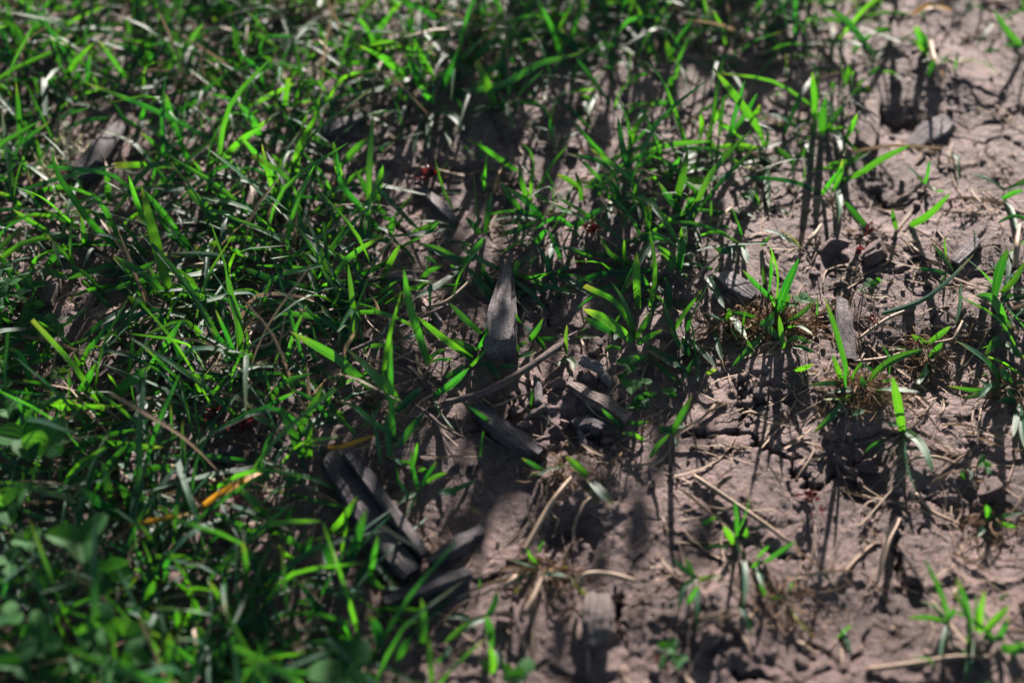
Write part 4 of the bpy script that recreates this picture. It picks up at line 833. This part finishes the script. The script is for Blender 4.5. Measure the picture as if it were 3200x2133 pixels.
red_bits('dark red bud in front of the sunlit clods', 'F', 1320, 65, 45, 8)
red_bits('red flake lying on sunlit straw', 'C', 1900, 1420, 45, 5)
red_bits('red berry coloured scrap under the broad bright blade', 'G', 1575, 385, 50, 8)
red_bits('maroon husk resting on the pale runner', 'F', 1605, 812, 45, 7)
red_bits('pinkish withered bud beside the blurred clover at the lower edge', 'H', 2160, 1460, 60, 10)

# ------------------------------------------------------------------ clods
def ico(sub):
    import bmesh
    bm = bmesh.new(); bmesh.ops.create_icosphere(bm, subdivisions=sub, radius=1)
    V = np.array([v.co[:] for v in bm.verts]); F = [tuple(v.index for v in f.verts) for f in bm.faces]; bm.free()
    return V, F
ICO3, ICO2, ICO1 = ico(4), ico(2), ico(1)
def clod_verts(V, seed, rough=.3):
    d = perlin(V[:, 0] * 1.1 + seed, V[:, 1] * 1.1 + V[:, 2] * .7, seed) * 1.2 + perlin(V[:, 2] * 2.3 + seed, V[:, 1] * 2.3 - V[:, 0], seed + 3) * .5
    d += perlin(V[:, 0] * 5 + V[:, 2] * 3, V[:, 1] * 5 + seed, seed + 5) * .22
    W = V * (1 + rough * d)[:, None]
    for k in range(9):                             # broken facets
        nv = unit(np.random.default_rng(seed * 7 + k).normal(0, 1, 3)); lim = .58 + .09 * (k % 4)
        ex = W @ nv - lim; W = W - np.outer(np.maximum(ex, 0) * .92, nv)
    return W
CLODS = []
for i in range(7):
    me = bpy.data.meshes.new('clod')
    W = clod_verts(ICO3[0], i + 1); me.from_pydata(W.tolist(), [], ICO3[1])
    me.polygons.foreach_set('use_smooth', np.ones(len(ICO3[1]), bool)); me.materials.append(M_CLOD); CLODS.append(me)
def clod(label, t, x, y, w_, h_=None, flat_=.75):
    u, v = px(t, x, y); s = mpp(u, v); r = w_ * K * s * .5; ry = (h_ or w_ * .8) * K * s * .5
    p = on_ground(u, v, r * .3)
    o = bpy.data.objects.new('soil_clod', random.choice(CLODS)); C.objects.link(o)
    o.location = p; k_ = random.uniform(.85, 1.3); o.scale = (r * k_, max(ry, r * .6) * random.uniform(.8, 1.3), r * flat_ * random.uniform(.7, 1.2)); o.rotation_euler = (random.uniform(-.5, .5), random.uniform(-.5, .5), random.uniform(0, 6.28))
    return tag(o, label, 'clod', 'soil clods')
clod('blocky clod with a bright top beside the dark red bud', 'F', 1365, 205, 200, 190, .9)
clod('squat shaded clod between the straw and the blocky clod', 'F', 1090, 140, 170, 150)
for x, y, w_, lb in [(1100, 70, 120, 'rounded clod at the far side of the clod hollow'), (1185, 150, 140, 'largest rounded clod in the middle of the clod hollow'),
                     (1260, 230, 100, 'flattened clod at the near end of the clod hollow'), (1320, 125, 140, 'broad dark clod beside the largest one in the hollow'),
                     (1415, 140, 110, 'pale capped clod at the far edge of the clod hollow'), (1240, 40, 110, 'dark clod tucked behind the largest one in the hollow'),
                     (1060, 10, 80, 'small clod nearest the spreading leaves in the hollow'), (1530, 365, 90, 'lone smooth clod below the trailing blades'),
                     (1500, 290, 80, 'small clod touching the lone smooth clod'), (1000, 40, 70, 'little clod resting on the crack edge')]:
    clod(lb, 'I', x, y, w_)
for x, y, w_, lb in [(1060, 1420, 110, 'smooth clod under the tan fibre clump'), (1190, 1425, 80, 'small dark clod under the tan fibre clump')]:
    clod(lb, 'F', x, y, w_)
clod('big rounded clod beside the deep root hole', 'I', 2130, 300, 180, 170, .9)
for x, y, w_, lb in [(235, 1265, 170, 'blurred double clod by the curled leaf sheath'), (310, 1430, 120, 'near clod at the lower edge, first of the row'),
                     (430, 1410, 120, 'near clod at the lower edge, second of the row'), (560, 1385, 110, 'sunlit pointed clod, third of the lower row'),
                     (655, 1375, 90, 'small sunlit clod, last of the lower row'), (860, 1420, 120, 'low flat clod right of the lower row')]:
    clod(lb, 'I', x, y, w_)
for x, y, w_, lb in [(1490, 1070, 100, 'dark clod on the flank of the soil heap'), (1540, 1140, 80, 'small clod below the dark one on the soil heap'),
                     (1470, 1390, 120, 'lumpy clod in the hollow beside the slanted chip'), (1520, 1330, 90, 'crumbly clod above the lumpy one in the hollow'),
                     (1180, 1250, 110, 'ragged clod beside the upper end of the slanted chip'), (1260, 1340, 120, 'ragged clod touching the slanted chip'),
                     (1710, 1380, 100, 'grey clod at the near foot of the soil heap'), (1810, 1440, 90, 'pale lumpy clod near the ragged shoots'),
                     (1680, 1020, 90, 'clod between the peg and the bark flake'), (1850, 1500, 70, 'small clod below the pale lumpy one'),
                     (1720, 840, 110, 'flat clod behind the rounded peg on the heap')]:
    clod(lb, 'E', x, y, w_)
for x, y, w_, lb in [(210, 200, 130, 'shaded clod under the three parallel blades'), (360, 560, 80, 'round crumb clod in the shade of the slim blade'), (315, 550, 55, 'pebble sized clod beside the round crumb clod')]:
    clod(lb, 'E', x, y, w_)
clod('knobbly clod behind the fluffy straw of the bright tuft', 'A', 1090, 720, 100)
clod('pale clod beside the tall dark log chip', 'A', 930, 1010, 110)
clod('dark clod in the shade near the top bare patch', 'B', 330, 1090, 110)
clod('small clod behind the dark one near the top bare patch', 'B', 230, 1030, 80)
clod('rounded clod in the turf beside the half buried chips', 'D', 1380, 1080, 100)
clod('sunlit crumb clod in front of the yellow clover leaf', 'D', 700, 1120, 90)

# ------------------------------------------------------------------ added beyond the frame for shade: plants sunward, leafy crown overhead
M_WEED = leaf_material('weed_leaf', (.02, .07, .02), (.035, .11, .025), (.05, .17, .008), (.09, .24, .01), .35, .5, 4)
def shade_weed(label, u, v, t, wide, deep, nleaf, size):  # unseen plant, added; crown shaped and placed sunward to cast dappled shade
    """an added unseen plant whose crown is placed to shade the ground point seen at (u, v)"""
    q = flat(u, v); c0 = q + np.array(SUNV) * t
    b0 = np.array([c0[0], c0[1] + .01, gh(c0[0], c0[1])]); e = empty('added_weed', b0, label, 'shade_weed', 'unseen weeds added for shade')
    for k in range(max(3, nleaf // 14)):
        top = c0 + np.array([random.uniform(-1, 1) * wide, RNG.normal(0, .02), random.uniform(-.5, 1) * deep])
        g = tube_geo([b0 + [random.uniform(-.3, .3) * wide, 0, 0], (b0 + top) / 2 + RNG.normal(0, .008, 3), top], [.0018, .0009], 5, 8, .5, .1)
        mesh_obj('stem', g[0], g[1], M_WEED, e, g[2], b0)
    for k in range(nleaf):
        c = c0 + np.array([random.uniform(-1, 1) * wide, RNG.normal(0, .025), random.uniform(-1, 1) * deep])
        g = leaflet_geo(c, unit(RNG.normal(0, 1, 3) * [1, 1, .6]), RNG.normal(0, 1, 3), size * random.uniform(.5, 1.3), size * random.uniform(.25, .65), .2, random.random())
        mesh_obj('leaf', g[0], g[1], M_WEED, e, g[2], b0, True, g[3])
shade_weed('added unseen low plant casting shade on the upper soil', 2000, 70, .20, .065, .020, 105, .016)
shade_weed('added unseen broad crowned plant shading the pointed bark chip', 1560, 1130, .55, .058, .030, 36, .018)
shade_weed('added unseen loose crowned plant shading the soil by the split planks', 1600, 1560, .50, .055, .026, 85, .012)
shade_weed('added unseen wide crowned plant shading the near clover', 650, 1720, .62, .080, .034, 70, .019)
shade_weed('added unseen thin crowned plant shading the folded tuft', 500, 1050, .55, .055, .020, 18, .016)
M_TREE = leaf_material('tree_leaf', (.02, .05, .015), (.035, .075, .02), (.03, .08, .006), (.05, .11, .01), .25, .5, 4)
tb = np.array([-2.2, .3, 0.0]); added_tree = empty('added_tree', tb, 'added unseen leafy crown dimming the skylight over the ground', 'added_tree')  # added out of view: its crown blocks skylight to darken the shade
g = tube_geo([tb, tb + [.1, .05, 1.0], tb + [.5, .2, 1.9], tb + [1.2, .4, 2.3]], [.14, .11, .09, .05], 10, 16); mesh_obj('trunk', g[0], g[1], M_TWIG, added_tree, g[2], tb)
for k in range(7):
    a = k * .9; q = tb + [.5, .2, 1.9]
    g = tube_geo([q, q + [.8 + .4 * math.cos(a), .9 * math.sin(a), .25], np.array([1.9 * math.cos(a), 1.5 + 2.0 * math.sin(a), 2.35])], [.05, .035, .012], 6, 10)
    mesh_obj('limb', g[0], g[1], M_TWIG, added_tree, g[2], tb)
H = Heap()
for k in range(10500):
    a = random.uniform(0, 6.283); r = 3.5 * math.sqrt(random.random()); c = np.array([r * math.cos(a), 1.5 + r * math.sin(a), 2.3 + random.uniform(-.35, .9) * (1 - (r / 3.7) ** 2) + random.uniform(-.1, .1)])
    g = leaflet_geo(c, RNG.normal(0, 1, 3) * [1, 1, .5], RNG.normal(0, .5, 3) + [0, 0, 1], random.uniform(.09, .16), random.uniform(.06, .10), .15, random.random(), 0, 3)
    H.add(*g)
cr = H.build('crown', M_TREE, added_tree, tb)

# ------------------------------------------------------------------ pale lichen
H = Heap()
lc = on_ground(*px('A', 300, 1160))
for i in range(150):
    u, v = px('A', random.gauss(310, 55), random.gauss(1160, 70)) if i < 110 else px('A', random.gauss(480, 40), random.gauss(980, 40))
    p = on_ground(u, v, random.uniform(.0005, .004)); d = RNG.normal(0, .0016, 3)
    g = blade_geo([p, p + d, p + d * 1.6 + RNG.normal(0, .0008, 3)], random.uniform(.0004, .0014), 4, RNG.normal(0, 1, 3), .4, True, 1.0, .9, .0)
    H.add(*g)
M_LICH = leaf_material('lichen', (.36, .36, .24), (.52, .50, .36), (.3, .3, .16), (.4, .4, .22), .25, .7, 2)
lo_ = H.build('lichen', M_LICH, None, lc); tag(lo_, 'pale frilly lichen patch beside the dark log shaped chip', 'lichen', kind='stuff')

# ------------------------------------------------------------------ masses: short grass, dead fibres, soil crumbs
def gauss(u, v, cx, cy, rx, ry):
    return np.exp(-(((u - cx) / rx) ** 2 + ((v - cy) / ry) ** 2))
def grass_density(u, v):
    u0, v0 = u, v
    v = np.clip(v, -250, 2400); u = np.clip(u, -300, 3500)
    edge = np.interp(v, [0, 400, 700, 1000, 1200, 1400, 1700, 2133], [1150, 1050, 1180, 1250, 1150, 1000, 1080, 1300])
    d = 1.0 * sstep(edge + 120, edge - 220, u)
    d += .75 * gauss(u, v, 1400, 260, 330, 140) + 1.0 * gauss(u, v, 1750, 10, 950, 200) + .3 * gauss(u, v, 2250, 40, 260, 110)
    d += .75 * gauss(u, v, 1960, 720, 240, 190) + .35 * gauss(u, v, 2300, 500, 260, 130) + .4 * gauss(u, v, 2560, 400, 90, 220)
    d += .5 * gauss(u, v, 3180, 1000, 110, 210) + .35 * gauss(u, v, 1550, 900, 230, 160) + .3 * gauss(u, v, 2000, 1000, 120, 90)
    d += .3 * gauss(u, v, 3100, 2000, 170, 120) + .10 * gauss(u, v, 2350, 1850, 300, 100)
    d *= 1 - .95 * gauss(u, v, 300, 960, 150, 190) - .9 * gauss(u, v, 310, 480, 170, 160)
    d *= 1 - .7 * gauss(u, v, 480, 520, 130, 110) - .5 * gauss(u, v, 330, 90, 180, 80)
    d *= 1 - .92 * gauss(u, v, 710, 1370, 120, 110)
    for a, c in ((1850, 760), (1345, 590), (735, 1600)): d *= 1 - .8 * gauss(u, v, a, c + 20, 70, 70)
    d *= 1 - .85 * gauss(u, v, 1580, 930, 70, 170)
    d *= 1 - .95 * gauss(u, v, 1200, 1610, 210, 260)
    d *= 1 - .9 * gauss(u, v, 300, 960, 150, 190)
    d *= 1 - .9 * gauss(u, v, 310, 500, 120, 130)
    return np.clip(d, .004, 1)
def scatter(nmax, dens, xr=(-.30, .30), yr=(-.20, .40)):
    x = RNG.uniform(*xr, nmax); y = RNG.uniform(*yr, nmax)
    u, v = to_px(x, y); k = RNG.random(nmax) < dens(u, v)
    return x[k], y[k], u[k], v[k]
H = Heap()
gx, gy, gu, gv = scatter(22500, grass_density)
gz = ground_h(gx, gy, False)
for x, y, z, dn in zip(gx, gy, gz, grass_density(gu, gv)):
    a = random.uniform(0, 6.283); ln = random.choice([.007, .010, .014, .019, .025, .032, .040]) * random.uniform(.8, 1.25) * (.45 + .55 * min(1, dn * 2))
    el = R(random.choice([10, 15, 20, 28, 40, 58, 70]) + random.uniform(-8, 8)); wd = random.uniform(.0007, .0017) * (.75 + ln * 11)
    dh = np.array([math.cos(a), math.sin(a), 0])
    p0 = np.array([x, y, z]); p1 = p0 + ln * .5 * (dh * math.cos(el) + np.array([0, 0, math.sin(el)]))
    el2 = el - R(random.uniform(5, 60)); p2 = p1 + ln * .5 * (dh * math.cos(el2) + np.array([0, 0, math.sin(el2)])); p2[2] = max(p2[2], z + .0012)
    dead = random.random() < .10
    H.add(*blade_geo([p0, p1, p2], wd * (.7 if dead else 1), 6, unit(np.array([0, -.2, .8]) + RNG.normal(0, .4, 3)), random.uniform(.1, .45), random.random() < .15, random.uniform(-1, 1),
                     random.random(), random.uniform(.8, 1) if dead else 0, random.choice([0, 0, 0, 0, .2])))
go = H.build('grass', M_LEAF); tag(go, 'short dense grass filling the turf between the tufts', 'grass', kind='stuff')

def litter_density(u, v):
    d = .28 + .5 * gauss(u, v, 2500, 1250, 420, 200) + .4 * gauss(u, v, 2900, 800, 400, 250) + .5 * gauss(u, v, 1250, 1080, 220, 160) + .35 * gauss(u, v, 600, 1250, 500, 500)
    d += .4 * gauss(u, v, 2950, 1500, 200, 300) + .4 * gauss(u, v, 2350, 1850, 320, 150) + .3 * gauss(u, v, 1700, 1750, 160, 120)
    return np.clip(d, 0, 1)
H = Heap()
lx, ly, lu, lv = scatter(21000, litter_density, (-.24, .24), (-.17, .28))
lz = ground_h(lx, ly)
for x, y, z in zip(lx, ly, lz):
    a = random.uniform(0, 6.283); ln = random.choice([.003, .005, .008, .012, .02]) * random.uniform(.7, 1.3); bend = random.uniform(-1.1, 1.1)
    p = np.array([x, y, z + random.uniform(.0001, .0009)]); P = [p]
    for k in range(3):
        a += bend / 2.5
        p = p + np.array([math.cos(a), math.sin(a), 0]) * ln / 3; p[2] = ghf(p[0], p[1]) + random.uniform(.0002, .0013)
        P.append(p)
    wd = random.choice([.00012, .0002, .0003, .0005, .0009]) * random.uniform(.7, 1.3)
    H.add(*blade_geo(P, wd, 5, unit(np.array([0, 0, 1]) + RNG.normal(0, .4, 3)), .35, True, random.uniform(-2, 2), random.random(), 0))
lt = H.build('dead_fibres', M_DRY); tag(lt, 'thin dead straw fibres littering the soil', 'straw litter', kind='stuff')

def crumb_density(u, v):
    d = .19 + .81 * gauss(u, v, 1800, 1200, 190, 150) + .6 * gauss(u, v, 2690, 1470, 130, 80) + .35 * gauss(u, v, 2900, 700, 450, 350) + .3 * gauss(u, v, 2500, 2050, 500, 120)
    d += .35 * gauss(u, v, 1850, 1380, 160, 90) + .25 * gauss(u, v, 900, 600, 700, 300)
    return np.clip(d, 0, 1)
cx_, cy_, cu_, cv_ = scatter(17000, crumb_density, (-.22, .22), (-.16, .27))
cz_ = ground_h(cx_, cy_)
VV, FF, nv = [], [], 0
bases = [clod_verts(ICO2[0], 20 + i, .35) for i in range(10)]; tiny = [clod_verts(ICO1[0], 40 + i, .4) for i in range(10)]
for x, y, z in zip(cx_, cy_, cz_):
    r = .00026 * math.exp(random.expovariate(1.9)); r = min(r, .0024)
    a = random.uniform(0, 6.283); big = r > .0005; B = (bases if big else tiny)[random.randrange(10)]
    ca, sa = math.cos(a), math.sin(a)
    Wv = np.stack([B[:, 0] * ca - B[:, 1] * sa, B[:, 0] * sa + B[:, 1] * ca, B[:, 2] * random.uniform(.55, .9)], 1) * r * np.array([1, random.uniform(.7, 1.2), 1])
    VV.append(Wv + [x, y, z + r * .35]); FF.append(np.array(ICO2[1] if big else ICO1[1]) + nv); nv += len(Wv)
co_ = mesh_obj('soil_crumbs', np.vstack(VV), np.vstack(FF).tolist(), M_CLOD)
tag(co_, 'loose soil crumbs strewn over the bare ground', 'soil crumbs', kind='stuff')
